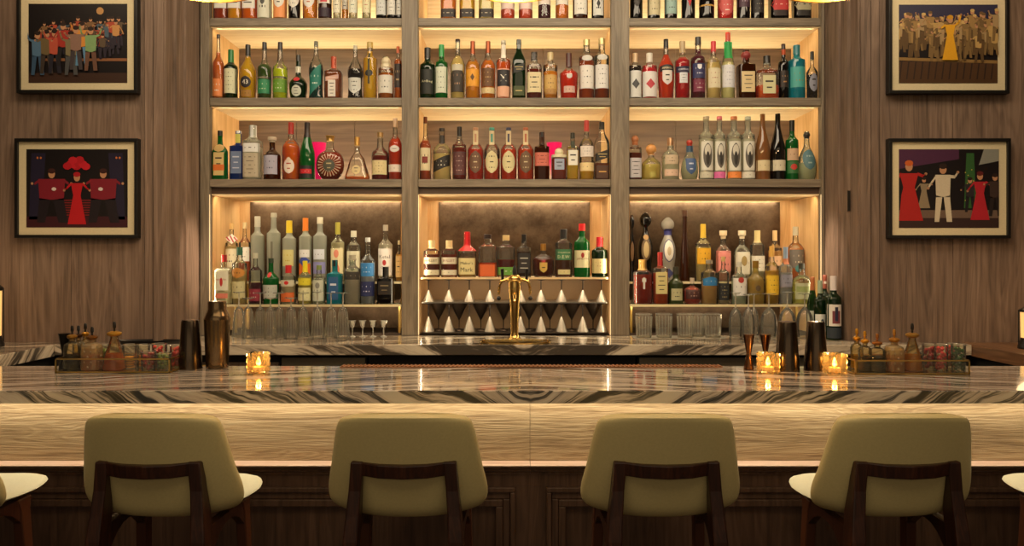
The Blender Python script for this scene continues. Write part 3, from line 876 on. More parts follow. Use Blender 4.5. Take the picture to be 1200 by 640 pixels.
# --- top shelf, left bay
B('A', 254, 8, -44, 'std', 'c', 'e07818', .7, '8a5a2a', .1, [R(.3, .5, .9, 'd8702a')], 'orange liqueur bottle at the far left end of the top shelf', yoff=.09)
B('A', 260, 15.5, -46, 'sqr', 'c', '9a3408', .7, BK, .16, [R(.17, .55, .97, W_, 3)], 'reddish amber bottle with white label, leftmost of three alike' + T, n=5)
B('A', 276, 16, -46, 'sqr', 'c', 'e09a1c', .7, BK, .16, [R(.17, .55, .97, W_, 3)], 'golden bottle with white label, middle of three alike' + T, n=5)
B('A', 293, 16, -46, 'sqr', 'c', 'e07010', .7, BK, .16, [R(.17, .55, .97, W_, 3)], 'orange bottle with white label, right of three alike' + T, n=5)
B('A', 310, 17, -40, 'short', 'h', 'dfe0c0', .6, 'b8b8a8', .14, [R(.02, .62, .98, 'dadbc8', 2), Sh(.25, .4, .3, '4a4a44')], 'pale greenish white bottle with tiny dark crest' + T + ', left bay')
B('A', 328.5, 16, -40, 'short', 'c', 'e88a3a', .6, BK, .14, [R(.02, .6, .98, 'ee9a5a'), O(.2, .5, .75, W_, 2)], 'light orange bottle with white oval label beside a black one, top shelf')
B('A', 345, 14, -40, 'std', 'k', None, 0, BK, .2, [O(.2, .52, .92, W_, 3)], 'black bottle with round white label between two orange ones, top shelf')
B('A', 363.5, 17, -40, 'short', 'c', 'e8901c', .6, BK, .14, [O(.2, .5, .75, W_, 2, 'c05a20')], 'orange yellow bottle with white circular label' + T + ', left bay')
B('A', 381, 16, -40, 'short', 'b', '4a1420', .6, BK, .14, [R(.28, .6, .97, W_, 2, '3a4a9a'), R(.3, .42, .5, 'c83a4a'), R(.03, .2, .97, '2a1428')], 'dark plum bottle with red and blue print on white label' + T)
B('A', 395, 9.5, -22, 'std', 'h', 'd8c898', .6, '9a8a5a', .2, [R(.15, .55, .95, 'e6dfc6', 3)], 'small pale miniature bottle, leftmost of three' + T)
B('A', 404.5, 7.5, -22, 'std', 'c', 'c88a3a', .6, '8a4a2a', .2, [R(.3, .55, .95, W_, 2)], 'small amber miniature behind the pale ones' + T, yoff=.06)
B('A', 414, 10, -22, 'std', 'h', 'd8c898', .6, '9a8a5a', .2, [R(.15, .55, .95, 'e0e0cc', 3, '3a6a5a')], 'small pale miniature bottle, middle of three' + T)
B('A', 429.5, 10, -22, 'std', 'h', 'd8cc98', .6, 'b83a2a', .2, [R(.15, .55, .95, 'e6dfb6', 3, 'b83a2a')], 'small pale miniature with red print, rightmost of three' + T)
B('A', 447, 13, -20, 'std', 'k', None, 0, BK, .25, [R(.1, .5, .97, 'cfd2d0', 3)], 'small black dropper bottle with grey label, left of three' + T)
B('A', 459, 11, -20, 'std', 'k', None, 0, BK, .25, [R(.1, .5, .97, 'd6d4cc', 3)], 'small black dropper bottle with white label, middle of three' + T)
B('A', 467.5, 6.5, -20, 'std', 'k', None, 0, BK, .25, [R(.1, .5, .9, 'c6c4bc', 3)], 'small black dropper bottle nearest the left stile' + T)
# --- top shelf, centre bay
for cx, c, d_ in ((525.6, 'f08a20', 'orange bottle with low black label, leftmost of the centre bay'), (547.6, 'e8c830', 'yellow bottle with low black label'), (570, 'ece09a', 'pale yellow bottle with low black label')):
    B('A', cx, 18, -50, 'sqr', 'c', c, .66, BK, .12, [R(.02, .15, .97, '2a2018', 1, 'b8a88a')], d_ + T, n=4)
for cx, d_ in ((595, 'left one of two pink-labelled bottles with red liquid'), (616, 'right one of two pink-labelled bottles with red liquid')):
    B('A', cx, 16.5, -46, 'std', 'c', 'b8401c', .3, 'c8a080', .14, [R(.16, .55, .97, 'ecd2c8', 3, 'a06a6a')], d_ + T)
B('A', 638, 15, -44, 'std', 'c', '4a0c1a', .62, BK, .14, [R(.24, .5, .97, 'e6d8d0', 2)], 'dark burgundy bottle with pale high label' + T)
B('A', 658.6, 15.5, -44, 'std', 'c', 'c8701c', .7, 'a88a5a', .14, [R(.24, .55, .97, 'eae2d2', 3)], 'amber orange bottle with white high label' + T)
B('A', 680, 18, -40, 'short', 'b', '5a1408', .6, BK, .14, [R(.08, .55, .82, 'e6e2d8', 4)], 'dark red bottle with large white label' + T + ', centre bay')
B('A', 700.6, 15, -36, 'short', 'k', None, 0, BK, .16, [R(.06, .5, .8, 'd8d8d2', 2), D(.2, .38, .3, BK)], 'black bottle with white label at the right end of the centre bay, top shelf')
# --- top shelf, right bay
B('A', 745.6, 15, -46, 'std', 'k', None, 0, '3a1a14', .2, [O(.2, .4, .5, '3a3430')], 'plain black bottle, leftmost of the right bay' + T)
B('A', 766, 15, -46, 'wine', 'k', None, 0, BK, .2, [R(.06, .55, .97, 'd0c49e', 4)], 'dark vermouth bottle with cream label' + T)
B('A', 786, 15, -46, 'wine', 'k', None, 0, BK, .2, [R(.08, .6, .97, '9ab8b0', 4)], 'dark bottle with pale teal label' + T)
B('A', 806.5, 16, -46, 'wine', 'k', None, 0, '8a1a1c', .2, [D(.2, .62, .6, 'c8202c', 1, W_)], 'black bottle with red pointed emblem' + T)
B('A', 828, 18, -24, 'pot', 'k', '5a3010', .5, BK, .3, [R(.3, .34, 1.0, 'c89a4a'), R(.48, .6, .7, 'd8b878')], 'squat rounded black bottle with gold bands' + T)
B('A', 850, 18.5, -38, 'short', 'c', 'c02a28', .6, BK, .14, [O(.06, .55, .95, 'd05a58', 4, W_)], 'red bottle with pink-red rounded label' + T)
B('A', 871, 15.5, -44, 'wine', 'k', '3a1020', .5, BK, .2, [R(.2, .5, .97, '4a3040', 2, 'b8a0b0')], 'dark purple bottle with dim label' + T)
B('A', 887.5, 15.5, -44, 'wine', 'k', None, 0, BK, .2, [R(.1, .4, .9, '221c1a', 3, '8a8070')], 'black wine-shaped bottle with black label' + T)
B('A', 912, 21, -36, 'short', 'k', '3a0c0c', .5, '8a1a1c', .16, [He(.05, .56, .98, '241210'), He(.16, .38, 1.0, 'c03030', 1, 'e6b8a8')], 'broad dark bottle with red six-sided band' + T, n=4)
B('A', 939, 20, -36, 'short', 'k', '2a1c10', .5, BK, .16, [He(.05, .56, .98, '1c1610'), He(.16, .38, 1.0, 'a8a080', 1, DK)], 'broad dark bottle with olive six-sided band' + T, n=4)
T = ' on the second shelf'
# --- second shelf, left bay
B('B', 255.5, 12.5, 41, 'long', 'c', 'e07a30', .72, '3a2a20', .05, [R(.03, .3, .9, 'e88a4a', 2, W_)], 'tall orange bottle at the far left of the second shelf')
B('B', 270.6, 16, 59, 'wine', 'd', '3a6a1c', .6, '2a7a3a', .26, [R(.1, .6, .96, 'dcdcb8', 5, '3a4a2a')], 'green bottle with big cream label and green cap' + T)
B('B', 290.6, 20, 53, 'flare', 'c', 'f0c010', .78, '17130f', .2, [O(.19, .4, .62, '241c18', '43', 'f2ead8'), R(.03, .15, .62, 'a87a30', 1)], 'yellow liqueur bottle with round dark emblem' + T)
B('B', 310, 16, 50, 'long', 'c', '3f5a18', .6, BK, .13, [R(.08, .33, .97, '2f8a5a', 2, 'd8e0b8'), R(.34, .38, .97, '3a3a28', 'CHARTREUSE', 'd0c890')], 'long-necked dark green liqueur bottle with teal label' + T)
B('B', 328.4, 17, 50, 'long', 'c', 'b8c020', .52, BK, .13, [R(.1, .33, .97, '6a9a28', 2, 'd8e0b8'), R(.34, .38, .97, '4a4a28', 'CHARTREUSE', 'e0d890')], 'long-necked yellow-green liqueur bottle with lime label' + T)
B('B', 349.6, 21, 65, 'bene', 'd', '2a3010', .4, BK, .14, [O(.04, .29, .55, 'd0d2c0', 3), R(.6, .74, .3, 'd8d4c0'), O(.38, .48, .35, 'c02a30')], 'squat dark round-bodied bottle with white medallion and red seal' + T)
B('B', 370.4, 17, 49, 'menthe', 'c', '0c3a34', .55, '6a6a5a', .08, [G(.14, .5, .8, '1f7a6a', 2, 'd0e0d0')], 'curved dark teal bottle with slanting label' + T, dr=.9)
B('B', 391, 19.5, 67, 'sqs', 'c', '8a3c10', .62, 'c84a20', .28, [G(.42, .52, .8, 'd8a890', 1), R(.03, .42, .45, 'e6dccc', 4)], 'square orange-brown liqueur bottle with orange cap and slim label' + T, n=5)
B('B', 416.4, 18, 53.6, 'menthe', 'c', '1a0c06', .55, 'c8c0a8', .08, [Sh(.08, .38, .8, 'd6d6ce', 3)], 'clear-necked bottle of black liquid with white shield label' + T, dr=.9)
B('B', 433.6, 18, 50, 'frost', 'c', 'c8a028', .84, 'b89a48', .1, [O(.38, .5, .55, '26241c'), R(.25, .8, .14, '3a3418')], 'tall yellow bottle with vertical black ornament and gold cap' + T)
B('B', 452.4, 18.5, 67, 'short', 'c', 'a85a1c', .6, 'Bd8cba8', .26, [R(.12, .54, .9, 'dcd8cc', 2)], 'short amber bottle with white label and round glass stopper' + T)
B('B', 466.5, 9, 55, 'short', 'c', 'b0541c', .75, 'c05a30', .12, [R(.2, .66, .9, '2c1c14', 2, 'a88a5a')], 'amber bottle with brown label against the left stile' + T)
# --- second shelf, centre bay
B('B', 499.6, 18, 56.6, 'wine', 'd', '1c3010', .6, BK, .2, [R(.08, .56, .97, '1a1c14', 'Ardbeg', 'd0c8a0')], 'dark green whisky bottle with black label, leftmost in centre bay' + T)
B('B', 517.4, 17, 53, 'wine', 'g', '2f6a20', .6, '1f9a4a', .22, [R(.1, .58, .97, 'd6dcc8', 4, '3a4a3a')], 'green glass whisky bottle with white label and green cap' + T)
B('B', 536.4, 17, 46.6, 'arch', 'c', 'e0cf8a', .72, '2a1812', .04, [Ar(.1, .52, .88, '3a3026', 2, 'a88060'), R(.46, .56, .75, 'c8c0a8')], 'pale bottle with arched dark photographic label' + T)
B('B', 554, 17, 49, 'arch', 'c', 'd88a18', .64, 'M8a4a30', .22, [R(.2, .5, .9, 'e8a028', 1), D(.3, .42, .3, '5a3a10')], 'golden whisky bottle with orange label and copper capsule' + T)
B('B', 572, 17, 49, 'arch', 'c', 'c06a10', .66, 'M8a4a30', .2, [R(.2, .52, .85, '6a4420', 3, 'c8a060'), R(.08, .18, .92, 'ddc690', 1)], 'amber whisky bottle with brown label above cream band' + T)
B('B', 590, 17, 48, 'std', 'c', 'd0601c', .62, 'c8c0a8', .05, [R(.02, .5, .97, 'e8b090'), R(.2, .48, .85, '2a2628', 'X', 'f0ead8'), R(.68, .92, .32, 'ece4d4')], 'orange bottle with black square bearing a white X' + T)
B('B', 608, 16, 47, 'jw', 'd', '5a4a14', .55, '2a2a24', .08, [G(.44, .56, .97, '1c1c18', 2, 'c8b070'), R(.04, .2, .8, '3f4a1c', 1, 'c8b070')], 'square green bottle with slanting black label, centre bay' + T, n=5)
B('B', 626, 18, 62, 'short', 'c', '6a1c0a', .62, '2a1a14', .16, [R(.12, .55, .9, 'e0cfa2', 3)], 'dark red whiskey bottle with tall cream label' + T, n=4)
B('B', 645, 17, 62, 'short', 'c', 'c07a28', .58, 'ccb888', .16, [R(.14, .5, .88, 'd0a860', 3), R(.08, .2, .75, 'b88a48', 1)], 'light amber bottle with tan label and pale cap' + T)
B('B', 666.6, 21.5, 63, 'shake', 'c', 'c0340c', .6, '4a1a18', .3, [R(.12, .26, .6, 'd8b0a0', 1), Sh(.42, .52, .3, 'd8d0c0')], 'squat red-orange decanter bottle with silver emblem and maroon cap' + T)
B('B', 687.4, 18, 47, 'frost', 'c', '9a3c14', .64, 'Mb8a878', .1, [R(.16, .55, .95, 'e8e2da', 3), O(.62, .72, .7, 'd8d4cc')], 'tall white-labelled whisky bottle, left one of the pair by the stile' + T)
B('B', 706, 17.5, 45.6, 'frost', 'c', '8a3410', .24, 'Mb8a878', .1, [R(.16, .55, .9, 'e4e0dc', 4), O(.62, .72, .7, 'd8d4cc')], 'tall white-labelled whisky bottle, right one of the pair by the stile' + T)
# --- second shelf, right bay
B('B', 743.4, 15, 63, 'short', 'c', '2a1410', .66, 'd8b890', .2, [R(.02, .6, .97, 'dcdcd8'), D(.2, .42, .6, '4a4a4c')], 'bottle with white label and grey diamond, far left of right bay' + T)
B('B', 761, 18, 63, 'short', 'c', 'c8303a', .66, 'ddd8cc', .2, [R(.03, .58, .94, 'e2dcd8', None), D(.2, .42, .6, 'c03a44')], 'pink-red bottle with white label and red diamond' + T)
B('B', 780.4, 19, 46.6, 'flare', 'c', 'e0481c', .74, BK, .14, [Ar(.44, .56, .86, '241a18', 'APEROL', 'e8d8b0'), Sh(.22, .46, .6, 'e0d8d0', 2)], 'bright orange-red aperitif bottle with black and white label' + T)
B('B', 799.6, 17, 49, 'wine', 'c', 'b0141c', .72, 'b8a078', .2, [R(.44, .55, .95, '2a2040', 'CAMPARI', 'e8e8f0'), R(.26, .44, .55, 'dcdce0', 3)], 'deep red aperitif bottle with white central label' + T)
B('B', 818, 17, 44, 'wine', 'c', '5a1024', .8, BK, .12, [R(.32, .56, .86, '2c2c5c', 2, 'd8d8e8'), Sh(.46, .54, .3, 'e8e8ec'), R(.1, .3, .8, '7a2440', 2, 'e0c8c8')], 'burgundy bottle with navy crest label' + T)
B('B', 836, 17, 49, 'std', 'c', 'd8c890', .62, 'd02430', .18, [R(.18, .52, .85, 'e2d6b4', 3, 'b0705a')], 'pale straw bottle with red cap' + T)
B('B', 853, 16, 38.5, 'burg', 'c', 'd8d6a8', .55, 'c0301c', .13, [R(.16, .5, .95, 'dcdce0', 5, '6a6a8a'), R(.6, .86, .6, '1f9a4a')], 'tall white-labelled bottle with green neck and red cap' + T)
B('B', 874, 20, 59.6, 'sqr', 'b', '7a2c0c', .66, 'B8a3030', .2, [R(.12, .54, .78, 'dcc492', 4)], 'square brown bottle with cream label and red ball stopper' + T, n=6)
B('B', 898.6, 26, 66, 'sqs', 'c', 'c85a24', .3, '1c1612', .17, [R(.1, .52, .58, 'd6d0a0', 2)], 'broad square almond liqueur bottle with black cap' + T, n=5, dr=.7)
B('B', 918, 15, 52, 'wine', 'k', '2a0c06', .6, '2a1a14', .1, [R(.2, .5, .8, '2a1c14', 2, 'a87a4a'), R(.8, .9, .4, 'b8481c')], 'slim dark brown bottle beside the turquoise one' + T)
B('B', 933.5, 19.5, 53.6, 'short', 't', '2aa8b8', .66, '2a7a84', .16, [R(.2, .58, .9, '4aa8a0', 2, '8a8a50')], 'turquoise glass gin bottle' + T)
B('B', 952.5, 13, 61, 'shake', 'c', '1c0f0c', .5, BK, .17, [O(.14, .52, .75, '8a8a98', 2)], 'clear-shouldered bottle of black liquid with grey oval label' + T)
T = ' on the third shelf'
# --- third shelf, left bay
B('C', 257.6, 17.5, 153.6, 'arch', 'g', '1f5a1c', .6, BK, .1, [R(.08, .55, .7, 'd0b878', 3), R(.18, .3, .75, 'd8702a'), O(.56, .72, .7, 'c8a868')], 'flat green herbal liqueur bottle at far left of third shelf', n=4, dr=.6)
B('C', 274.4, 18, 154, 'sqr', 'u', '3a5ab0', .66, 'cdd0d0', .05, [R(.14, .58, .72, '7a8ab0', 3, 'd8dcec'), R(.76, .94, .34, 'c8c460')], 'blue-violet gin bottle with silver lip' + T, n=5)
B('C', 296.4, 21, 147.6, 'short', 'h', 'e6e4d8', .6, 'd8d8d4', .22, [R(.5, .66, .97, 'e6e6e2', 1), R(.04, .48, .97, 'b8ac94', 5, '6a604e')], 'clear bottle with white band over speckled silver lower half' + T, n=4)
B('C', 319, 20, 161, 'squat', 'b', '2a140a', .6, 'Sc8b8a0', .12, [R(.12, .56, .8, 'a8a6b8', 2, '5a5a6a')], 'squat brown apothecary gin bottle with lilac-grey label' + T)
B('C', 341, 20, 144, 'arch', 'c', 'c8660c', .62, 'a02820', .2, [O(.1, .36, .62, 'e2d4c4', 2, 'a03a2a'), O(.3, .38, .25, 'd8c8b0')], 'amber cognac bottle with white oval label and long red capsule' + T)
B('C', 360, 18, 144, 'burg', 'g', '2a5a20', .6, '241a1c', .26, [R(.02, .24, .97, '1c1c1c'), R(.1, .18, .75, 'c0202c', 1, W_)], 'green conical cognac bottle with black and red band' + T)
B('C', 387, 33, 159.6, 'disc', 'c', '8a2810', .62, 'Mc8a05a', .12, [O(.16, .46, .42, '4a4a3c', 2, 'b8a878')], 'round sunburst cognac decanter with gold collar' + T, dr=.45, rays=True)
B('C', 418.6, 33, 161, 'bell', 'c', 'c8703a', .07, 'Mc8a05a', .2, [O(.12, .34, .35, 'ccb884', 2)], 'bell-shaped clear cognac decanter, nearly empty' + T, dr=.6)
B('C', 445.6, 20, 155.6, 'squat', 'c', '7a1c0a', .5, 'Mb09060', .1, [R(.1, .4, .86, 'dccb98', 4)], 'dark red cognac bottle with cream label' + T)
B('C', 463.5, 16.5, 139, 'arch', 'c', 'b83c10', .66, 'c8a888', .14, [O(.44, .55, .7, 'e0d8cc', 1), R(.12, .24, .9, 'dccdc0', 1)], 'tall amber-red bottle with two small white labels by the stile' + T)
# --- third shelf, centre bay
B('C', 496, 13.5, 137.4, 'long', 'c', 'a8481c', .62, 'M6a3a20', .1, [R(.14, .5, .9, 'd8caa2', 2), R(.26, .36, .5, '7a2a20')], 'slim amber bottle with cream label, leftmost in centre bay' + T)
B('C', 518, 21.5, 150.6, 'arch', 'c', 'e2d8a8', .5, '241c18', .06, [G(.2, .42, .9, '1f1c18', 2, 'e8e2d0'), R(.7, .86, .3, '2a241e')], 'clear bottle with slanting black script label' + T)
B('C', 538.4, 16.5, 149, 'std', 'c', '7a2418', .6, BK, .18, [R(.08, .52, .9, '5a3434', 4, 'c8a8a0')], 'dark red bottle with dim label and black cap' + T)
for cx, cp, lc, lq, d_ in ((557.4, 'b08060', '6a4c38', 'b03014', 'whiskey bottle with brown oval label, first of four alike'), (576.4, '2f8a7a', 'd8cc9c', 'b03a1c', 'whiskey bottle with cream oval label and green neck'), (596, '2a3050', 'd8cc9c', 'b83a10', 'whiskey bottle with cream oval label and navy neck'), (616, 'a85a38', '6a5038', 'b84010', 'whiskey bottle with brown oval label, last of four alike')):
    B('C', cx, 19, 150, 'arch', 'c', lq, .58 if cx != 576.4 else .4, cp, .05, [O(.12, .54, .78, lc, 3, '3a3022' if lc[0] == 'd' else 'c8b890'), R(.66, .94, .33, 'd2c09a'), R(.70, .88, .12, cp)], d_ + T)
B('C', 635, 17.5, 155.4, 'sqr', 'b', '6a3410', .6, BK, .1, [R(.28, .56, .94, 'c86a58', 3, '7a2a20')], 'brown bottle with coral label and black cap' + T, n=4)
B('C', 655, 17.5, 173.6, 'sqr', 'c', '8a2c10', .66, 'Bdcd2b0', .32, [R(.3, .64, .66, '9aa4b8', 2)], 'short square red-brown bottle with blue-grey label' + T, n=6)
B('C', 671, 14, 156, 'sqr', 'c', 'c8b43c', .62, '2a2a20', .12, [R(.3, .62, .8, 'e4e2d4', 2), R(.66, .82, .36, '3a4030')], 'slim yellow bottle with white label' + T, n=4)
B('C', 687.4, 18, 141.6, 'arch', 'c', 'dcb83c', .28, 'b83a34', .18, [R(.38, .56, .85, 'e4dad2', 3), R(.14, .28, .9, 'e6cf98', 1)], 'pale bottle with white label and red capsule' + T)
B('C', 706, 17.5, 143.6, 'jw', 'c', '6a2c10', .28, '1c1814', .12, [G(.34, .48, .97, '1c1a18', 2, 'c8b070'), R(.02, .24, .8, '4a2a14', 1, 'c89a50')], 'square whisky bottle with slanting black label by the stile' + T, n=5)
# --- third shelf, right bay
B('C', 743.4, 15, 159, 'short', 'c', '6a2414', .6, 'Bb8744a', .22, [R(.04, .48, .92, 'b8b4b8', 4)], 'dark bottle with grey label and copper ball stopper, right bay' + T, n=4)
B('C', 763, 23, 169, 'patron', 'c', 'dcd28a', .42, 'Bd89a58', .3, [R(.06, .2, .3, 'a8a04c')], 'squat pale yellow tequila bottle with round orange stopper' + T)
B('C', 785.6, 20.5, 162, 'arch', 'h', 'e0dcc8', .5, 'Mc09a78', .18, [R(.36, .58, .75, 'c8b498', 2), R(.08, .24, .8, 'd8b8a0', 1)], 'clear round-shouldered bottle with faint tan label' + T)
B('C', 808, 20, 163.6, 'tear', 'h', 'dfe0c8', .5, 'Bb83a2a', .16, [Sh(.12, .52, .6, '3f5a88', 2, 'c8d0e0'), R(.68, .84, .42, '34506a')], 'clear tequila bottle with blue emblem and red stopper' + T)
for cx, cp, bd, d_ in ((827.4, 'b0a080', 'c8c4b0', 'white frosted bottle with black drawing, first of four alike'), (843, 'c05a60', 'dc6aa8', 'white frosted bottle with black drawing and pink band'), (860, 'c87a4a', 'e88a40', 'white frosted bottle with black drawing and orange band'), (876.4, 'b8b8a0', 'd8d6c8', 'white frosted bottle with black drawing next to the tan one')):
    B('C', cx, 17, 137, 'frost', 'h', 'e8e6da', .64, cp, .05, [R(.14, .60, .82, 'dcdace'), O(.18, .57, .6, '5a5650'), O(.36, .55, .42, 'cfcabc'), O(.22, .44, .25, '2a2622'), R(.02, .12, .95, bd, 1)], d_ + T)
B('C', 893.6, 17.5, 134, 'burg', 'b08050', None, 0, None, 0, [R(.13, .29, .95, 'd8c8a0', 1)], 'tan clay burgundy-shaped bottle' + T)
B('C', 911.4, 18, 133.6, 'burg', '28231e', None, 0, None, 0, [R(.13, .29, .95, 'd0c8b0', 1)], 'matte black burgundy-shaped bottle beside the tan one' + T)
B('C', 928, 16.5, 141.6, 'wine', 'g', '2a9a28', .66, '1c1a14', .18, [R(.32, .52, .9, 'c8a888', 1), R(.1, .3, .9, '2f6a38', 1, 'c03a3a'), O(.16, .26, .5, 'c03a30')], 'bright green bottle with patchwork label' + T)
B('C', 948.4, 22, 154.6, 'tear', 'h', 'c8d0b8', .35, 'B2a2620', .14, [O(.2, .62, .68, '4a7078', 2, '9ab0a8')], 'teardrop bottle with blue-grey oval panel at right end of third shelf')
# --- lower niche, left: rear step
T = ' on the rear step, left bay'
B('R', 271.5, 14, 262, 'std', 'c', 'd8c898', .6, 'd8b070', .1, [R(.24, .56, .95, 'e2d8b8', 2)], 'pale corked bottle behind the striped tag' + T)
B('R', 286.8, 13.5, 261, 'std', 'c', 'c05020', .55, 'd8c090', .1, [R(.34, .58, .95, 'e6e0d4', 2)], 'reddish bottle with white label and cork' + T)
B('R', 301.8, 16, 254, 'frost', 'f', 'b8b8a8', .7, 'b8b4a4', .16, [], 'plain grey frosted vodka bottle, left of the two tallest' + T)
B('R', 320.8, 16, 250, 'frost', 'f', 'b8b8a8', .7, 'b0aa98', .06, [R(.1, .58, .16, '6a6658')], 'grey frosted vodka bottle with vertical lettering' + T)
B('R', 339, 16, 259, 'frost', 'f', 'd8d8c8', .7, 'dcc028', .2, [R(.25, .52, .8, 'c8c080', 2, 'b8a030')], 'frosted vodka bottle with yellow cap' + T)
B('R', 358, 15, 256, 'frost', 'f', 'd8d8c8', .7, 'e07a20', .2, [R(.1, .28, .9, 'd86a20'), D(.22, .42, .9, '3a4a9a'), R(.38, .5, .8, 'd8d8d8', 1)], 'frosted vodka bottle with orange cap and blue mountain print' + T)
B('R', 375, 16, 255, 'frost', 'f', 'd8dcdc', .7, 'd8d0b8', .1, [R(.12, .3, .9, '8a8ac0'), R(.34, .5, .8, 'd0d4e0', 1)], 'frosted vodka bottle with lilac print and pale cap' + T)
B('R', 395.8, 16.5, 261, 'std', 'c', 'e0dcc0', .66, 'a8a040', .2, [R(.1, .56, .9, 'e0d4a8'), O(.1, .3, .45, 'e07a5a'), O(.4, .54, .35, 'e08a70')], 'clear bottle with cream and coral botanical label' + T)
B('R', 414.5, 16.5, 271, 'short', 'c', 'dcd8c8', .6, 'c8c4b0', .12, [R(.1, .6, .9, 'd8d4b8', 2), O(.2, .4, .4, '5a6a4a')], 'clear bottle with sage leaf label' + T)
B('R', 451.8, 17.5, 264, 'std', 'c', 'e0dcd0', .66, 'a8a090', .1, [R(.1, .58, .92, 'e8e2dc', 'Ketel|One', '3a3230'), O(.28, .38, .25, 'b83030')], 'clear vodka bottle with white label near the left stile' + T)
B('R', 467.5, 8, 282, 'std', 'c', 'c88a48', .66, 'c8b890', .1, [R(.1, .62, .9, 'd8b070', 3)], 'small amber bottle half hidden by the left stile' + T)
# front step, left
T = ' on the front step, left bay'
B('S', 262.5, 17.5, 299, 'sqr', 'c', 'e0dcc8', .6, 'c82a28', .14, [R(.28, .72, .9, 'e0dec8', 'BEEFEATER', 'b02a28'), O(.36, .54, .2, 'b82a28'), R(.12, .22, .85, 'd8806a')], 'square gin bottle with red cap and red guard emblem' + T, n=5)
B('S', 280.8, 17, 290, 'short', 'c', 'd8cc98', .6, '2a5a44', .14, [R(.1, .4, .9, 'c8c090', 2), O(.46, .64, .9, 'c8883a', 1)], 'pale bottle with orange band and dark green cap' + T)
B('S', 299.5, 15.5, 297, 'std', 'c', '5a1c2a', .42, 'c0bca8', .1, [R(.06, .3, .9, '8a2a3a', 2, 'd8c0b8')], 'clear-necked bottle of dark plum liquid' + T)
B('S', 317.5, 19, 303, 'shake', 'g', '1f7a2c', .55, '2a3a28', .1, [R(.12, .42, .9, 'b8bcb0', 3), O(.58, .70, .24, 'b02828')], 'green shaker-shaped gin bottle with silver label' + T)
B('S', 338, 17.5, 311, 'short', 'c', 'd8d0b8', .5, 'c82a2c', .2, [R(.46, .62, .9, 'ccc6ae'), O(.50, .6, .3, 'c82828'), R(.06, .3, .9, 'd86a30', 1)], 'small clear bottle with red cap and orange base label' + T)
B('S', 357.5, 16, 306, 'std', 'c', 'e6de8a', .62, 'e8d428', .26, [R(.44, .6, .95, 'e0d030', 1), R(.08, .38, .9, 'dcd8a8', 3)], 'lemon-yellow capped bottle with yellow band' + T)
B('S', 373.8, 15, 311, 'wine', 'c', 'd4dccc', .6, '7a8a50', .12, [R(.08, .62, .85, 'c8ccb8', 1), O(.4, .56, .35, '8a8a80')], 'greenish clear bottle with grey round emblem' + T)
B('S', 392.5, 17.5, 305, 'sqr', 't', '38a8d0', .6, '1c1a1a', .14, [R(.1, .62, .66, '28588a', 2, 'd0d8e8')], 'sky-blue glass gin bottle with dark blue label' + T, n=5)
B('S', 413, 19.5, 299, 'short', 'h', 'b0a898', .56, 'b0a890', .1, [R(.5, .66, .9, '3a3630', 1, 'c8c0b0')], 'grey-brown clear bottle with dark arched label' + T)
B('S', 431, 18, 279, 'std', 'c', 'cfd8e4', .62, 'd0d0cc', .06, [R(.42, .62, .95, '3a86c8', 2, 'e0e8f0'), R(.12, .34, .95, '28305e', 2, 'd8d8e8')], 'tall clear bottle with sky-blue and navy labels' + T)
B('S', 452, 19.5, 313, 'sqr', 'k', None, 0, '1c1814', .3, [R(.26, .62, .8, '26201c', 2, '8a7a5a')], 'squat black square bottle next to the left stile' + T, n=5)
# --- centre ledge
T = ' on the centre ledge'
B('M', 505.9, 19, 282, 'short', 'c', '7a2810', .62, 'dcc490', .22, [R(.36, .54, .97, 'e0d2b0', 'BULLEIT', DK), R(.06, .2, .97, 'e0d2b0', 1)], 'leftmost of two cork-capped whiskey bottles, black lettering' + T, dr=.75)
B('M', 526.4, 19, 282, 'short', 'c', '8a2c10', .62, 'dcc490', .22, [R(.36, .54, .97, 'e2d6ba', 'BULLEIT', '8a2a20'), R(.06, .2, .97, 'e2d6ba', 1)], 'second of two cork-capped whiskey bottles, red lettering' + T, dr=.75)
B('M', 547.5, 21.5, 272, 'squat', 'c', 'c8a860', .4, 'e01c24', .42, [R(.06, .42, .9, 'e4d69a', "Maker's|Mark", DK)], 'squat bourbon bottle with dripping red wax neck' + T, n=3)
B('M', 571.4, 22, 275, 'short', 'c', 'd05018', .34, '2a1a14', .1, [R(.03, .3, .98, 'e06a34')], 'flat clear bottle with wide orange base label' + T, dr=.6, n=3)
B('M', 593, 20.5, 276, 'short', 'c', '7a2010', .42, 'd8b87a', .12, [R(.05, .24, .98, '6aa040', 1, W_)], 'clear bottle with green base label behind the gold tap' + T, dr=.6, n=3)
B('M', 614, 16.5, 275, 'sqr', 'c', '3a2a22', .6, '1a1614', .2, [R(.1, .56, .9, '2c2826', 3, 'b8b4a8')], 'square whiskey bottle with black label just right of the tap' + T, n=5)
B('M', 636.6, 25, 286, 'crown', 'c', '6a2410', .56, 'Mc09048', .2, [Sh(.14, .44, .36, 'd0a850', 1), O(.44, .52, .2, 'c03030')], 'crown-shaped brown whisky bottle with gold label' + T, dr=.7)
B('M', 660.5, 20.5, 269, 'short', 'c', '6a3010', .36, '1c1a18', .2, [R(.36, .58, .96, '3f7a50', "TULLAMORE|D.E.W.", 'e0dcb8'), R(.06, .16, .7, 'd8c890', 1)], 'whiskey bottle with green upper label' + T)
B('M', 682, 19, 262.5, 'wine', 'g', '1f5a24', .6, 'd01c20', .13, [R(.18, .5, .94, 'dcd4a8', 'JAMESON', '7a2a20'), O(.36, .46, .2, 'a02a20')], 'green whiskey bottle with red cap and cream label' + T)
B('M', 702.7, 19, 278, 'wine', 'd', '1c2a14', .6, 'd02a34', .24, [R(.1, .46, .94, 'dcca90', 3, 'a04a30')], 'dark green bottle with red cap, nearest the right stile' + T)
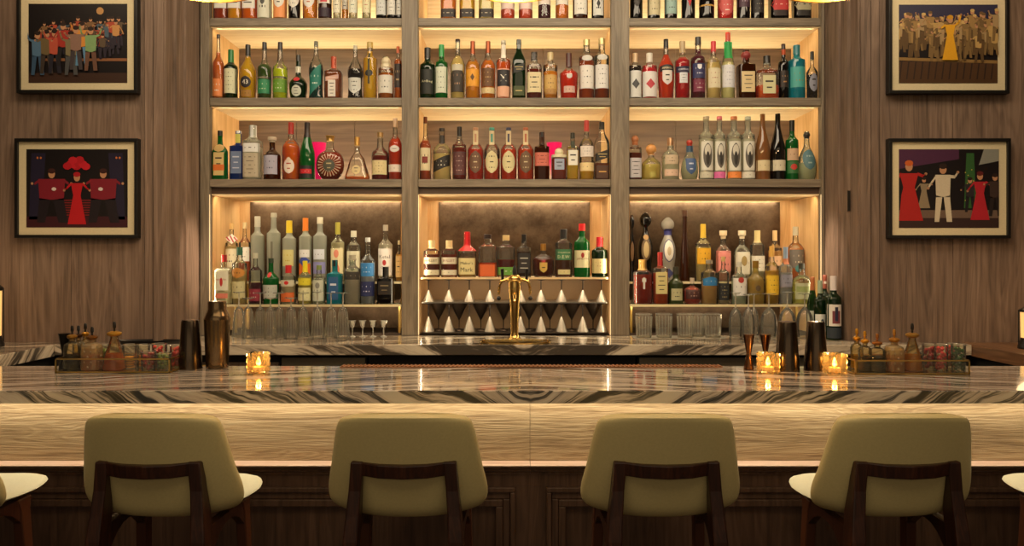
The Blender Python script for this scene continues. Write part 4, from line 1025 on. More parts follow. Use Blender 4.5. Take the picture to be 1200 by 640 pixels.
# --- lower niche, right: rear step
T = ' on the rear step, right bay'
B('R', 740.5, 7, 252, 'totem', 'k', None, 0, None, 0, [O(.3, .6, .6, '6a4a28')], 'dark ornate decanter half hidden by the right stile' + T)
B('R', 756, 18, 249.5, 'totem', '211a14', None, 0, None, 0, [O(.30, .62, .62, '5a4428'), O(.34, .58, .36, 'b8a070'), O(.60, .68, .35, 'a8824a')], 'black ornamental tequila decanter with gold drop' + T)
B('R', 782.5, 19, 255, 'totem', 'dcd6c8', None, 0, None, 0, [R(.72, .82, .5, '2c2c72'), O(.30, .66, .7, '5a5a72'), O(.32, .64, .58, 'e0dacc'), O(.4, .54, .25, 'b8a888'), D(.05, .2, .6, '3a3a6a')], 'white and blue painted ceramic tequila decanter' + T)
B('R', 802.5, 12, 247, 'spire', 'b', '6a3c0c', .8, '4a2a14', .08, [], 'very slender tapering brown tequila bottle' + T)
B('R', 824, 18, 263, 'std', 'c', 'd8cc98', .6, 'e0b83c', .24, [R(.3, .58, .9, 'e0a820', 2), R(.0, .02, .3, 'a05a30')], 'clear bottle with amber-yellow label and yellow neck' + T)
B('R', 847.5, 18.5, 270.5, 'arch', 'c', 'd8a890', .5, 'Sd8c098', .16, [R(.2, .6, .95, 'e08a80', 2)], 'round-shouldered bottle with salmon pink label' + T)
B('R', 869.5, 19, 270.5, 'arch', 'c', 'e0dcc8', .5, 'Se0d0b0', .16, [R(.14, .58, .9, 'e0dac4', 1), O(.3, .5, .35, 'a8905a')], 'round-shouldered bottle with cream floral label' + T)
B('R', 887.5, 18, 270.5, 'short', 'c', 'd0ccb8', .5, 'd8c488', .24, [R(.2, .5, .92, 'e2ddcc', 3)], 'clear bottle with white label and pale cap' + T)
B('R', 908, 15.5, 270.5, 'std', 'c', 'd89a68', .6, 'd8b480', .2, [R(.2, .5, .92, 'e0b48c', 2)], 'peach-coloured slim bottle with pale cap' + T)
B('R', 933, 19.5, 266, 'arch', 'c', 'c8743c', .6, 'c0b8a0', .16, [R(.24, .58, .9, '6a625a', 2, 'c8c0a8'), O(.16, .3, .4, '3f7a78')], 'amber bottle with grey and teal label' + T, yoff=.004)
T = ' on the front step, right bay'
B('S', 753, 22, 304.5, 'short', 'c', '9a2c10', .66, 'd0a050', .24, [R(.34, .6, .1, 'e0d8c8'), R(.5, .58, .22, 'e0d8c8')], 'dark amber bottle with plain white mark and gold cap' + T, n=3)
B('S', 773.8, 17, 296, 'sqr', 'c', 'c05020', .6, 'c03030', .26, [R(.2, .62, .8, 'd8c888', 4)], 'square bottle with red neck and yellow-cream label' + T, n=5)
B('S', 791.8, 18, 313, 'squat', '5a6a3a', '3a4a1c', .6, '3a3a2c', .2, [R(.1, .42, .72, 'b8b48a', 2)], 'olive green squat bottle with drab label' + T)
B('S', 811, 20, 326, 'crown', 'c', 'b84a40', .62, 'c8b8a0', .2, [R(.2, .56, .85, '4a2a26', 2, 'd8b8a8')], 'small wide red-pink bottle with dark label' + T)
B('S', 831, 19, 305, 'short', 'c', 'd8c08a', .5, 'Mb8b0a0', .08, [Ar(.42, .62, .9, '2f78b0', 1, W_)], 'pale amber bottle with arched blue label' + T)
B('S', 847.5, 18, 301, 'std', 'c', 'd8ccb0', .4, 'c8a870', .1, [R(.08, .44, .95, '26282a', 4, 'c8b878')], 'clear-necked bottle with black lettered label' + T)
B('S', 866, 18, 307, 'std', 'c', 'dfe6dc', .6, 'c8c4b4', .12, [R(.2, .62, .9, 'e2e0da', 1), O(.5, .64, .38, 'b83c30')], 'clear rum bottle with white label and red disc' + T)
B('S', 885.5, 20, 306, 'squat', 'y', 'd8be70', .55, 'Ma88438', .16, [O(.3, .44, .3, '5a4a30')], 'pale gold bottle with small dark round emblem' + T)
B('S', 904.5, 16.5, 289, 'std', 'c', 'd8b848', .58, 'd8a850', .18, [R(.16, .5, .95, 'e6bc30', 3)], 'slim bottle with bright yellow label' + T)
B('S', 920.5, 16, 290, 'std', 'h', 'a8a8b0', .55, '8aa0b8', .2, [R(.3, .52, .95, '8a8a9a', 2), R(.7, .8, .4, 'c87a50')], 'grey-blue clear bottle with coloured neck band' + T)
B('S', 939.5, 22, 309, 'arch', 'c', 'c8c88a', .5, '3a3a30', .14, [R(.12, .52, .88, 'bcc09a', 2), R(.3, .44, .8, '9aa86a')], 'pale green wide-shouldered bottle' + T)

# magenta tumblers with an added faint glow, among the bottles on the third shelf
for cx, lb in ((373, 'magenta tumbler between the green cone bottle and the round decanter'), (649.6, 'magenta tumbler behind the short square bottle')):
    yy = YF + .25
    r = thing('magenta_tumbler', lb, 'tumbler', (X(cx, yy), yy, 1.8834))
    zt = Z(168, yy) - 1.8834
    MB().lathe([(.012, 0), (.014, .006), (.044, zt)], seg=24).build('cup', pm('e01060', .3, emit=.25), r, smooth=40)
    MB().lathe([(.0445, zt), (.0448, zt + .002)], seg=24).build('rim', pm('e83a80', .3), r)

# striped cardboard tag hung on the pale corked bottle
yy = YF + .150
o = MB(); o.m = 0
dz = .028
o.loft([[(0, y_, dz), (-.034, y_, 0), (0, y_, -dz), (.034, y_, 0)] for y_ in (0, .002)])
for i in (-2, 0, 2):
    o.m = 1
    a = i * .0085
    o.loft([[(a * 1.2 - .012, y_, .021 - abs(a) * .4 - .006), (a * 1.2 - .006, y_, .024 - abs(a) * .4 - .004), (a * 1.2 + .014, y_, -.018 + abs(a) * .4), (a * 1.2 + .007, y_, -.021 + abs(a) * .4)] for y_ in (-.0006, 0)])
to = o.build('striped_tag', [pm('e4dccf', .6), pm('a83a3a', .6)], loc=(X(271.5, yy), yy, Z(280, yy)))
tag(to, 'diamond-shaped red and white striped tag on a pale corked bottle', 'tag')

# wine bottles on the counter at the right
WI = [(952, 14, 325, 'burg', '2f5a20', 'b0683a', [R(.12, .44, .95, 'd8dcd0', 2)], 3.95, 'wine bottle with orange-brown capsule and white label, by the right stile'),
      (961, 14, 329, 'wine', 'd', '9aa890', [R(.12, .42, .95, 'dcdcd6'), O(.2, .34, .3, '3a4a5a')], 3.875, 'wine bottle with pale green capsule between other wine bottles'),
      (966.5, 12, 322.5, 'wine', 'd', '8a4a3a', [R(.2, .46, .95, 'd8d4c4', 1), R(.86, .9, .42, 'dcd8c8')], 3.94, 'wine bottle with red-brown capsule behind the foremost wine bottle'),
      (976.5, 18, 324, 'wine', 'd', 'e0d4d0', [R(.22, .56, .96, 'ddd6cc', None), R(.26, .46, .5, '7a3a40'), R(.30, .52, .2, '2a2a40'), R(.03, .2, .97, '26303a')], 3.80, 'foremost wine bottle with white capsule and red figure label')]
for cx, w_, top, pf, gl, cp, lbs, Yq, ds in WI:
    bottle('W', cx, w_, top, pf, gl, '1c2410', .6, cp, .22, lbs, ds, z=ZK, Y=Yq - .04, name='wine_bottle', group='wine bottles beside the shelving', cat='wine bottle')
# ------------------------------------------------------------------ glassware
CLEAR = glass('fbf8ee', .09, .02)
RIM = glass('fbf6e8', .42, .05)
def stem_glass(cx, top, foot_r, bowl, lb, Yq, group, wpx):
    """upturned stemmed glass: rim on the counter, foot in the air"""
    r = thing('wine_glass', lb, 'glass', (X(cx, Yq), Yq, ZK + .0008), group)
    hw = wpx / 2 * Yq / F
    H = Z(top, Yq) - ZK
    hb = Z(362, Yq) - ZK + .004
    pf = [(hw * .86, 0), (hw * .97, hb * .25), (hw, hb * .5), (hw * .82, hb * .78), (hw * .4, hb * .96), (.004, hb * 1.04)]
    if bowl == 'flute': pf = [(hw * 1.1, 0), (hw * 1.0, hb * .25), (hw * .85, hb * .6), (hw * .66, hb * .9), (hw * .4, hb), (.004, hb * 1.05)]
    MB().lathe(catmull(pf), seg=24, cap0=False).build('bowl', CLEAR, r, smooth=60)
    if bowl == 'flute':
        mb = MB()
        for k in range(14):
            a = 2 * PI * k / 14
            mb.bar((hw * 1.08 * math.cos(a), hw * 1.08 * math.sin(a), .002), (hw * .68 * math.cos(a), hw * .68 * math.sin(a), hb * .88), (.0011, .0011), (.0011, .0011))
        mb.build('fluting', RIM, r)
    MB().lathe([(.0045, hb), (.0035, hb + .01), (.0035, H - .012), (.006, H - .006)], seg=8).build('stem', RIM, r, smooth=60)
    MB().lathe([(.006, H - .008), (foot_r, H - .003), (foot_r, H)], seg=24).build('foot', glass('f0f1ea', .2, .02), r, smooth=40)
    MB().lathe([(hw * .865, 0), (hw * .875, .003)], seg=24).build('rim', RIM, r, smooth=40)
L1 = [(280, 342), (291, 349), (305, 343), (317, 349), (327, 343), (341, 349), (355, 343), (372, 342), (388, 343), (402, 343)]
NM = ['first', 'second', 'third', 'fourth', 'fifth', 'sixth', 'seventh', 'eighth', 'ninth', 'tenth']
for i, (cx, t) in enumerate(L1):
    stem_glass(cx, t, .032, 'flute', NM[i] + ' upturned stemmed glass from the left, under the left bay', 3.935 if i % 2 == 0 else 3.86, 'upturned stemmed glasses under the left bay', 15)
for i, (cx, t, w_) in enumerate([(862, 343, 16), (877, 345, 15), (883.5, 344, 12), (901, 344, 19), (922.5, 342, 20), (943, 344, 19)]):
    stem_glass(cx, t, .036 if i > 2 else .027, 'wine', NM[i] + ' upturned wine glass from the left, under the right bay', (3.90, 3.83, 3.96, 3.9, 3.83, 3.88)[i], 'upturned wine glasses under the right bay', w_)
for i, cx in enumerate((413, 425, 437, 449.5)):
    Yq = 3.93
    r = thing('cordial_glass', NM[i] + ' tiny flared cordial glass from the left, beside the left stile', 'glass', (X(cx, Yq), Yq, ZK + .0005), 'tiny cordial glasses')
    MB().lathe([(.004, .045), (.012, .055), (.020, .084)], seg=18, cap1=False).build('bowl', RIM, r, smooth=60)
    MB().lathe([(.018, 0), (.016, .003), (.003, .008), (.003, .045)], seg=14).build('stem', RIM, r, smooth=60)
for i, (cx, Yq) in enumerate(((754.5, 3.9), (778, 3.9), (803, 3.9), (816, 3.96), (835.5, 3.9))):
    r = thing('rocks_glass', NM[i] + ' cut tumbler from the left, below the right bay', 'glass', (X(cx, Yq), Yq, ZK + .0005), 'cut tumblers under the right bay')
    hw = 9.8 * Yq / F
    H = Z(368, Yq) - ZK
    MB().lathe([(hw * .86, 0), (hw * .88, .004), (hw, H)], seg=16, n=2.4, cap1=False).build('tumbler_wall', CLEAR, r)
    MB().lathe([(hw * .82, .002), (hw * .84, .012)], seg=16, n=2.4).build('tumbler_base', RIM, r)
    MB().lathe([(hw * 1.0, H - .001), (hw * 1.01, H + .001)], seg=16, n=2.4, cap0=False, cap1=False).build('rim', RIM, r)
    mb = MB()
    for k in range(16):
        a = 2 * PI * k / 16
        mb.bar((hw * .9 * math.cos(a), hw * .9 * math.sin(a), .006), (hw * 1.0 * math.cos(a), hw * 1.0 * math.sin(a), H * .9), (.0014, .0014), (.0014, .0014))
    mb.build('fluting', RIM, r)
o = MB().box(X(742, 3.9), X(850, 3.9), 3.835, 3.982, ZK + .0001, ZK + .0004).build('glass_mat', pm('8d8676', .6))
tag(o, 'thin grey drying mat under the cut tumblers', 'mat')

# pewter cocktail cups in two rows in the centre bay
n = 0
UP = [502, 526, 550, 574, 610, 634, 658, 683, 705]
for row, (zt, zb) in enumerate(((zc_top - .011, zmid), (zmid - .0065, ZK + .012))):
    for cx in UP:
        Yq = YF + .085 + row * .0
        h_ = zt - zb
        x_ = X(cx, Yq) * (1 if row == 0 else .998)
        r = thing('pewter_goblet', ('upper' if row == 0 else 'lower') + ' row upturned pewter goblet, ' + NM[UP.index(cx)] + ' from the left', 'goblet', (x_, Yq, zb + .0004), 'upturned pewter goblets in two rows')
        MB().lathe([(.032, 0), (.031, .003), (.006, h_ * .48), (.003, h_ * .52)], seg=20).build('bowl', PEWTER, r, smooth=40)
        MB().lathe([(.003, h_ * .5), (.003, h_ * .93), (.03, h_ * .985)], seg=16).build('stem', pm('2a211a', .4, .6), r, smooth=40)
VS = [514, 538, 563.5, 590, 620, 644.5, 670, 695]
for i, cx in enumerate(VS):
    Yq = YF + .15
    h_ = zmid - .0065 - ZK - .012
    r = thing('martini_cup', NM[i] + ' dark upright martini cup from the left, behind the pewter goblets', 'goblet', (X(cx, Yq), Yq, ZK + .0124), 'dark upright martini cups')
    MB().lathe([(.003, h_ * .36), (.05, h_ * .97)], seg=20, cap1=False).build('bowl', pm('3a2f26', .35, .8), r, smooth=40)
    MB().lathe([(.028, 0), (.026, .004), (.003, .012), (.003, h_ * .38)], seg=14).build('stem', pm('3a2f26', .35, .8), r, smooth=40)
o = MB().box(-.485, .51, YF + .032, YF + .265, ZK + .0018, ZK + .012).build('rack_tray', pm('3a322a', .4, .7), bevel=.002)
o.parent = shv; o.location = (0, -YF, -ZK)

# ------------------------------------------------------------------ gold beer tap
YT = 3.78
tp = thing('beer_tap', 'tall gold beer tap tower with side levers on the back counter', 'beer tap', (X(603, YT), YT, ZK))
def px(v): return v * YT / F
H = Z(322, YT) - ZK
cr = catmull([(px(9), 0), (px(8), .008), (px(5.2), .02), (px(4.6), .05), (px(5), H * .35), (px(6.2), H * .62), (px(7.2), H * .8), (px(6.8), H * .9), (px(7.8), H * .93), (px(7), H * .97), (px(4), H)])
MB().lathe(cr, seg=28).build('column', GOLD, tp, smooth=40)
MB().lathe([(px(8.6), H * .90), (px(9.4), H * .915), (px(8.6), H * .93)], seg=28).build('collar', GOLD, tp, smooth=40)
MB().lathe([(px(2.2), H), (px(2.8), H + .012), (px(2.0), H + .035), (px(1.4), H + .045)], seg=12).build('tap_handle', BLACK, tp, smooth=40)
for s in (-1, 1):
    a = MB().tube([(0, 0, H * .86), (s * px(9), -.005, H * .93), (s * px(16), -.01, H * .9), (s * px(18), -.012, H * .80), (s * px(18.5), -.012, H * .70)], [px(2.6), px(2.4), px(2.2), px(1.8), px(1.6)], 10).build('spout_arm', GOLD, tp, smooth=50)
    MB().ball((s * px(18.5), -.012, H * .64), px(2.6), 12).build('knob', BLACK, a, smooth=60)
    MB().tube([(s * px(14), -.01, H * .92), (s * px(14.5), -.015, H + .03)], [px(1.6), px(2.1)], 10).build('tap_handle', BLACK, tp, smooth=50)
MB().tube([(0, -.02, H * .7), (0, -.06, H * .68), (0, -.075, H * .6)], [px(3), px(2.2), px(1.8)], 10).build('faucet', GOLD, tp, smooth=50)
dt = thing('drip_tray', 'oval gold drip tray at the foot of the beer tap', 'drip tray', (X(604, 3.656), 3.656, ZK + .0005))
MB().lathe([(.17, 0), (.175, .010)], seg=40, n=3, dr=.4, cap1=False).lathe([(.175, .010), (.168, .010), (.165, .004)], seg=40, n=3, dr=.4, cap0=False, cap1=False).build('rim', GOLD, dt, smooth=40)
m = MB()
for k in range(17): m.box(-.15 + k * .0185, -.15 + k * .0185 + .007, -.05, .05, .0045, .0075)
m.box(-.16, .16, -.055, .055, .001, .004)
m.build('grille', pm('6a5228', .4, .8), dt)

# ------------------------------------------------------------------ things on the bar top
def candle(px_, lb, base=437):
    Yq = (ZC - ZB) * F / (base - HY)
    r = thing('votive_candle', lb, 'candle', (X(px_, Yq), Yq, ZB + .0005), 'faceted amber votive candles on the bar')
    h = .0315
    H = .070
    AM = glass('ffe0a0', .12, .05)
    m = MB().lathe([(h * .9, 0), (h, .004), (h, H - .003), (h * .95, H)], seg=32, n=7, cap1=False)
    m.build('glass_body', AM, r, smooth=30)
    m = MB()
    for face in range(4):
        a = face * PI / 2
        for i in range(4):
            for j in range(4):
                u = -.0237 + i * .0158; z_ = .009 + j * .0175
                ctr = Vector((u, -h - .001, z_))
                pts = [(u - .0075, -h, z_), (u, -h, z_ - .008), (u + .0075, -h, z_), (u, -h, z_ + .008), (u, -h - .0025, z_)]
                bs = len(m.v)
                for x, y, z2 in pts: m.v.append((x * math.cos(a) - y * math.sin(a), x * math.sin(a) + y * math.cos(a), z2))
                for q in range(4): m.f.append([bs + q, bs + (q + 1) % 4, bs + 4]); m.mi.append(0)
    m.build('facets', glass('ffe6b8', .18, .05), r)
    MB().lathe([(.02, .006), (.02, .020), (.017, .022)], seg=20).build('wax', pm('e8c890', .6, emit=.3), r, smooth=40)
    MB().lathe(catmull([(.002, .024), (.0075, .031), (.007, .038), (.003, .050), (.0008, .056)]), seg=12).build('flame', pm('ffcf70', .5, emit=14, name='flame'), r, smooth=60)
    point('candle_light', (X(px_, Yq), Yq, ZB + .047), .28, (1, .74, .42), .008)
candle(303, 'glowing amber votive candle, the only one left of centre')
candle(900, 'glowing amber votive candle beside the copper jiggers')
candle(978, 'glowing amber votive candle at the corner of the right tray', 438)

def at_bar(px_, base):
    Yq = (ZC - ZB) * F / (base - HY)
    return X(px_, Yq), Yq
def shaker(px_, base, top, wt, wb, lb, kind='tin'):
    x, y = at_bar(px_, base)
    H = Z(top, y) - ZB
    k = y / F / 2
    r = thing('cocktail_shaker', lb, 'cocktail shaker', (x, y, ZB + .0005), 'dark metal shaker tins on the bar')
    if kind == 'tin':   # upturned tin: mouth down
        MB().lathe([(wb * k, 0), (wb * k * 1.0, .002), (wt * k, H - .004), (wt * k * .93, H)], seg=32).build('tin', GUN, r, smooth=35)
        MB().lathe([(wb * k * 1.02, 0), (wb * k * 1.02, .004)], seg=32).build('rim', pm('6a5a48', .2, .9), r, smooth=35)
    else:
        MB().lathe(catmull([(wb * k * .82, 0), (wb * k * .86, .004), (wb * k * .96, H * .4), (wb * k * 1.02, H * .72)]), seg=36).build('large_tin', pm('8a7254', .2, .95), r, smooth=35)
        MB().lathe([(wb * k * 1.03, H * .718), (wb * k * 1.04, H * .725), (wb * k * .9, H * .80), (wt * k, H * .88), (wt * k * 1.0, H * .99), (wt * k * .9, H)], seg=36).build('small_tin', pm('8a7254', .2, .95), r, smooth=35)
shaker(223, 432, 375, 20, 27, 'dark upturned shaker tin beside the tall two-piece shaker')
shaker(254.5, 431, 353, 21, 29, 'tall two-piece gunmetal cocktail shaker left of the candle', 'two')
shaker(922.5, 434, 377, 21, 28, 'dark upturned shaker tin, left of two between the right candles')
shaker(956, 434, 377, 20, 27, 'dark upturned shaker tin, right of two between the right candles')
def jigger(px_, base, top, wpx_, lb, mat):
    x, y = at_bar(px_, base)
    H = Z(top, y) - ZB; k = wpx_ / 2 * y / F
    r = thing('jigger', lb, 'jigger', (x, y, ZB + .0005), 'bar jiggers')
    MB().lathe([(k * .9, 0), (k * .92, .002), (k * .42, H * .46)], seg=24).build('small_cup', mat, r, smooth=40)
    MB().lathe([(k * .42, H * .46), (k * .5, H * .52), (k, H * .995), (k * .95, H)], seg=24).build('large_cup', mat, r, smooth=40)
CU = pm('7a5438', .25, .95, name='copper')
jigger(877.5, 433, 392, 13, 'copper double jigger left of the candle', CU)
jigger(897, 428.5, 392, 13, 'copper double jigger partly behind the candle', CU)
jigger(75.5, 432.5, 391, 13, 'black double jigger at the left end of the left tray', pm('1d1a17', .3, .8))

def tray(x0, x1, y0, y1, lb):
    r = thing('brass_tray', lb, 'tray', ((x0 + x1) / 2, (y0 + y1) / 2, ZB + .0005), 'brass framed glass trays')
    a, b = (x1 - x0) / 2, (y1 - y0) / 2
    t, H = .0022, .046
    m = MB()
    for z in (.001, H):
        m.box(-a, a, -b, -b + 2 * t, z, z + 2 * t).box(-a, a, b - 2 * t, b, z, z + 2 * t).box(-a, -a + 2 * t, -b, b, z, z + 2 * t).box(a - 2 * t, a, -b, b, z, z + 2 * t)
    for sx in (-1, 1):
        for sy in (-1, 1):
            m.box(sx * a - (2 * t if sx > 0 else 0), sx * a + (0 if sx > 0 else 2 * t), sy * b - (2 * t if sy > 0 else 0), sy * b + (0 if sy > 0 else 2 * t), 0, H + 2 * t)
    m.build('frame', BRASS, r)
    g, nt, out = newmat('tray_pane')
    a1 = nt.nodes.new('ShaderNodeBsdfTransparent'); a2 = nt.nodes.new('ShaderNodeBsdfGlossy'); a2.inputs['Roughness'].default_value = .03
    a3 = nt.nodes.new('ShaderNodeMixShader'); a3.inputs[0].default_value = .035; a1.inputs[0].default_value = (.97, .98, .94, 1)
    nt.links.new(a1.outputs[0], a3.inputs[1]); nt.links.new(a2.outputs[0], a3.inputs[2]); nt.links.new(a3.outputs[0], out.inputs[0])
    for q, bx_ in enumerate(((-a + .005, a - .005, -b + .0015, -b + .003), (-a + .005, a - .005, b - .003, b - .0015), (-a + .0015, -a + .003, -b + .005, b - .005), (a - .003, a - .0015, -b + .005, b - .005))):
        MB().box(bx_[0], bx_[1], bx_[2], bx_[3], .005, H).build('glass_side', g, r)
    MB().box(-a + .004, a - .004, -b + .004, b - .004, .0018, .0045).build('mirror_floor', pm('b8a070', .15, .9), r)
    return r
tray(-1.574, -1.178, 2.585, 2.735, 'brass framed glass tray of bitters bottles at the left of the bar')
tray(1.163, 1.553, 2.545, 2.700, 'brass framed glass tray of bitters bottles at the right of the bar')
ZTR = ZB + .0055
def bitters(x_px, top, wpx_, kind, low, high, stop, lb, Yq):
    x = X(x_px, Yq); H = Z(top, Yq) - ZTR; k = wpx_ / 2 * Yq / F
    r = thing('bitters_bottle', lb, 'bottle', (x, Yq, ZTR), 'bitters bottles in the brass trays')
    if kind == 'cone':
        pf = [(k, 0), (k, .004), (k * .8, H * .3), (k * .5, H * .52), (k * .32, H * .66), (k * .32, H * .78)]
    else:
        pf = [(k * .94, 0), (k, .003), (k, H * .52), (k * .9, H * .58), (k * .36, H * .64), (k * .36, H * .72)]
    MB().lathe(pf, seg=20, n=2 if kind != 'cut' else 4).build('glass_body', glass('f2e6c0' if kind != 'cut' else 'f0dcb0', .07 if kind != 'cut' else .3), r, smooth=40 if kind != 'cut' else None)
    lq = [(a * .92, max(b, .003)) for a, b in pf if b < H * .36] ; lq.append((k * (.92 if kind != 'cone' else .7), H * .34))
    MB().lathe(lq, seg=18).build('liquid', liquid(low, .8), r, smooth=50)
    if kind == 'cut':
        m = MB()
        for i in range(8):
            for j in range(4):
                a = 2 * PI * i / 8 + (j % 2) * .39
                m.ball((k * .97 * math.cos(a), k * .97 * math.sin(a), H * (.08 + .12 * j)), .005, 6)
        m.build('cut_pattern', glass('f4e8c8', .4), r)
    MB().lathe([(k * .42, H * .70), (k * .62, H * .735), (k * .62, H * .77), (k * .34, H * .80)], seg=14).build('collar', pm(stop, .3, .7), r, smooth=40)
    MB().lathe([(.0035, H * .79), (.003, H * .86), (.0055, H * .88), (.005, H * .97), (.003, H)], seg=10).build('dasher', BLACK if high else pm(stop, .3, .7), r, smooth=40)
DKL = '2a0f08'
bitters(84.5, 381.5, 18, 'jar', DKL, 1, 'b08038', 'dark bitters bottle, leftmost in the left tray', 2.625)
bitters(92, 381.5, 13, 'jar', '4a1a0c', 1, '4a3020', 'narrow dark bitters bottle behind the leftmost one in the left tray', 2.69)
bitters(100, 379, 13, 'jar', 'a87a28', 1, 'c89038', 'amber bitters bottle at the back of the left tray', 2.715)
bitters(108, 383, 20, 'cut', 'b85828', 1, '8a5a28', 'cut-glass bitters bottle with brown liquid in the left tray', 2.628)
bitters(134, 377, 26, 'cone', 'c86828', 1, 'd8a040', 'conical bitters bottle with gold collar in the left tray', 2.63)
bitters(1004, 385, 14, 'jar', 'a8881c', 0, 'd89a30', 'bitters bottle with gold stopper at the left back of the right tray', 2.66)
bitters(1013.5, 388, 15, 'jar', '3a1c10', 0, 'd89a30', 'half dark bitters bottle with gold stopper in the right tray', 2.60)
bitters(1028, 391, 19, 'jar', '1a0c08', 0, 'a86a30', 'near-black bitters bottle with cork in the right tray', 2.59)
bitters(1048, 386, 19, 'cut', 'd08838', 0, 'c88a38', 'cut-glass bitters bottle in the right tray', 2.595)
bitters(1069, 379, 24, 'cone', 'd89028', 1, 'b88a40', 'conical bitters bottle with black dasher in the right tray', 2.61)
def garnish(x_px, Yq, wpx_, topy, kind, lb):
    x = X(x_px, Yq); k = wpx_ / 2 * Yq / F; H = Z(topy, Yq) - ZTR
    r = thing('garnish_jar', lb, 'jar', (x, Yq, ZTR), 'garnish jars in the brass trays')
    MB().lathe([(k * .9, 0), (k * .92, .003), (k, H)], seg=20, cap1=False).build('glass_body', glass('f0efe0', .10), r, smooth=40)
    MB().lathe([(k, H - .001), (k * 1.02, H + .0015)], seg=20, cap0=False, cap1=False).build('rim', RIM, r)
    rr = random.Random(int(x_px))
    m = MB()
    if kind == 'orange':
        for j in range(5):
            m.lathe([(k * .62, 0), (k * .62, .004)], (rr.uniform(-.12, .12) * k, rr.uniform(-.1, .1) * k, .004 + j * .0085), 14)
        c = 'ffa820'
    else:
        c = {'cherry': 'a01420', 'olive': '6a7a24', 'berry': 'e03a38', 'mint': '2f5a20'}[kind]
        for j in range(26):
            a = rr.uniform(0, 2 * PI); q = k * .6 * math.sqrt(rr.random())
            m.ball((q * math.cos(a), q * math.sin(a), .009 + (j / 26) * H * .8), .0074, 6)
    m.build('fruit', pm(c, .25), r, smooth=60, kind='stuff')
garnish(121, 2.70, 14, 405, 'olive', 'small jar of olives behind the cut-glass bottle, left tray')
garnish(152, 2.66, 17, 404, 'orange', 'jar of orange slices next to the conical bottle, left tray')
garnish(168, 2.70, 15, 404, 'orange', 'rear jar of orange slices, left tray')
garnish(174, 2.615, 17, 412, 'cherry', 'low jar of dark cherries at the front of the left tray')
garnish(187, 2.69, 17, 403, 'berry', 'jar of red berries at the back of the left tray')
garnish(192, 2.615, 17, 414, 'olive', 'low front jar of green olives, left tray')
garnish(207, 2.69, 15, 405, 'berry', 'jar of red berries at the right end of the left tray')
garnish(1089, 2.64, 16, 404, 'cherry', 'jar of cherries right of the conical bottle, right tray')
garnish(1103, 2.60, 15, 404, 'berry', 'jar of red berries in the right tray')
garnish(1116, 2.655, 15, 403, 'berry', 'rear jar of berries in the right tray')
garnish(1123, 2.59, 16, 404, 'mint', 'jar of green garnish at the right end of the right tray')

# oval black tray on the back counter behind the left brass tray
bt = MB().lathe([(.155, 0), (.165, .016), (.160, .016), (.150, .003)], seg=40, dr=.27, cap1=True)
o = bt.build('serving_tray', BLACK, smooth=40, loc=(X(177, 3.627), 3.627, ZK + .0006))
tag(o, 'narrow oval black serving tray against the left wall behind the bitters', 'tray')

# lanterns on the side counters
for s, px_, Yq, lb, hp in ((-1, -8.5, 3.50, 'black lantern with glowing glass at the left edge of the picture', 332), (1, 1206.5, 3.42, 'black lantern with glowing glass at the right edge of the picture', 360)):
    r = thing('lantern', lb, 'lantern', (X(px_, Yq), Yq, ZK + .0006))
    H = Z(hp, Yq) - ZK
    MB().lathe([(.046, 0), (.046, .012), (.038, .03), (.034, .05)], seg=24).build('base', BLACK, r, smooth=35)
    MB().lathe([(.034, .05), (.036, H * .9)], seg=24).build('glass_shade', pm('ffc878', .4, emit=.7, name='lantern_glow'), r, smooth=35)
    MB().lathe([(.040, H * .88), (.042, H * .93), (.02, H)], seg=24).build('cap', BLACK, r, smooth=35)
    m = MB()
    for k in range(4):
        a = PI / 4 + k * PI / 2
        m.tube([(.042 * math.cos(a), .042 * math.sin(a), .012), (.042 * math.cos(a), .042 * math.sin(a), H * .92)], .003, 6)
    m.build('post', BLACK, r)
    point('lantern_light', (X(px_, Yq) + 0 * s, Yq, ZK + H * 1.25), .3, (1, .66, .34), .05)

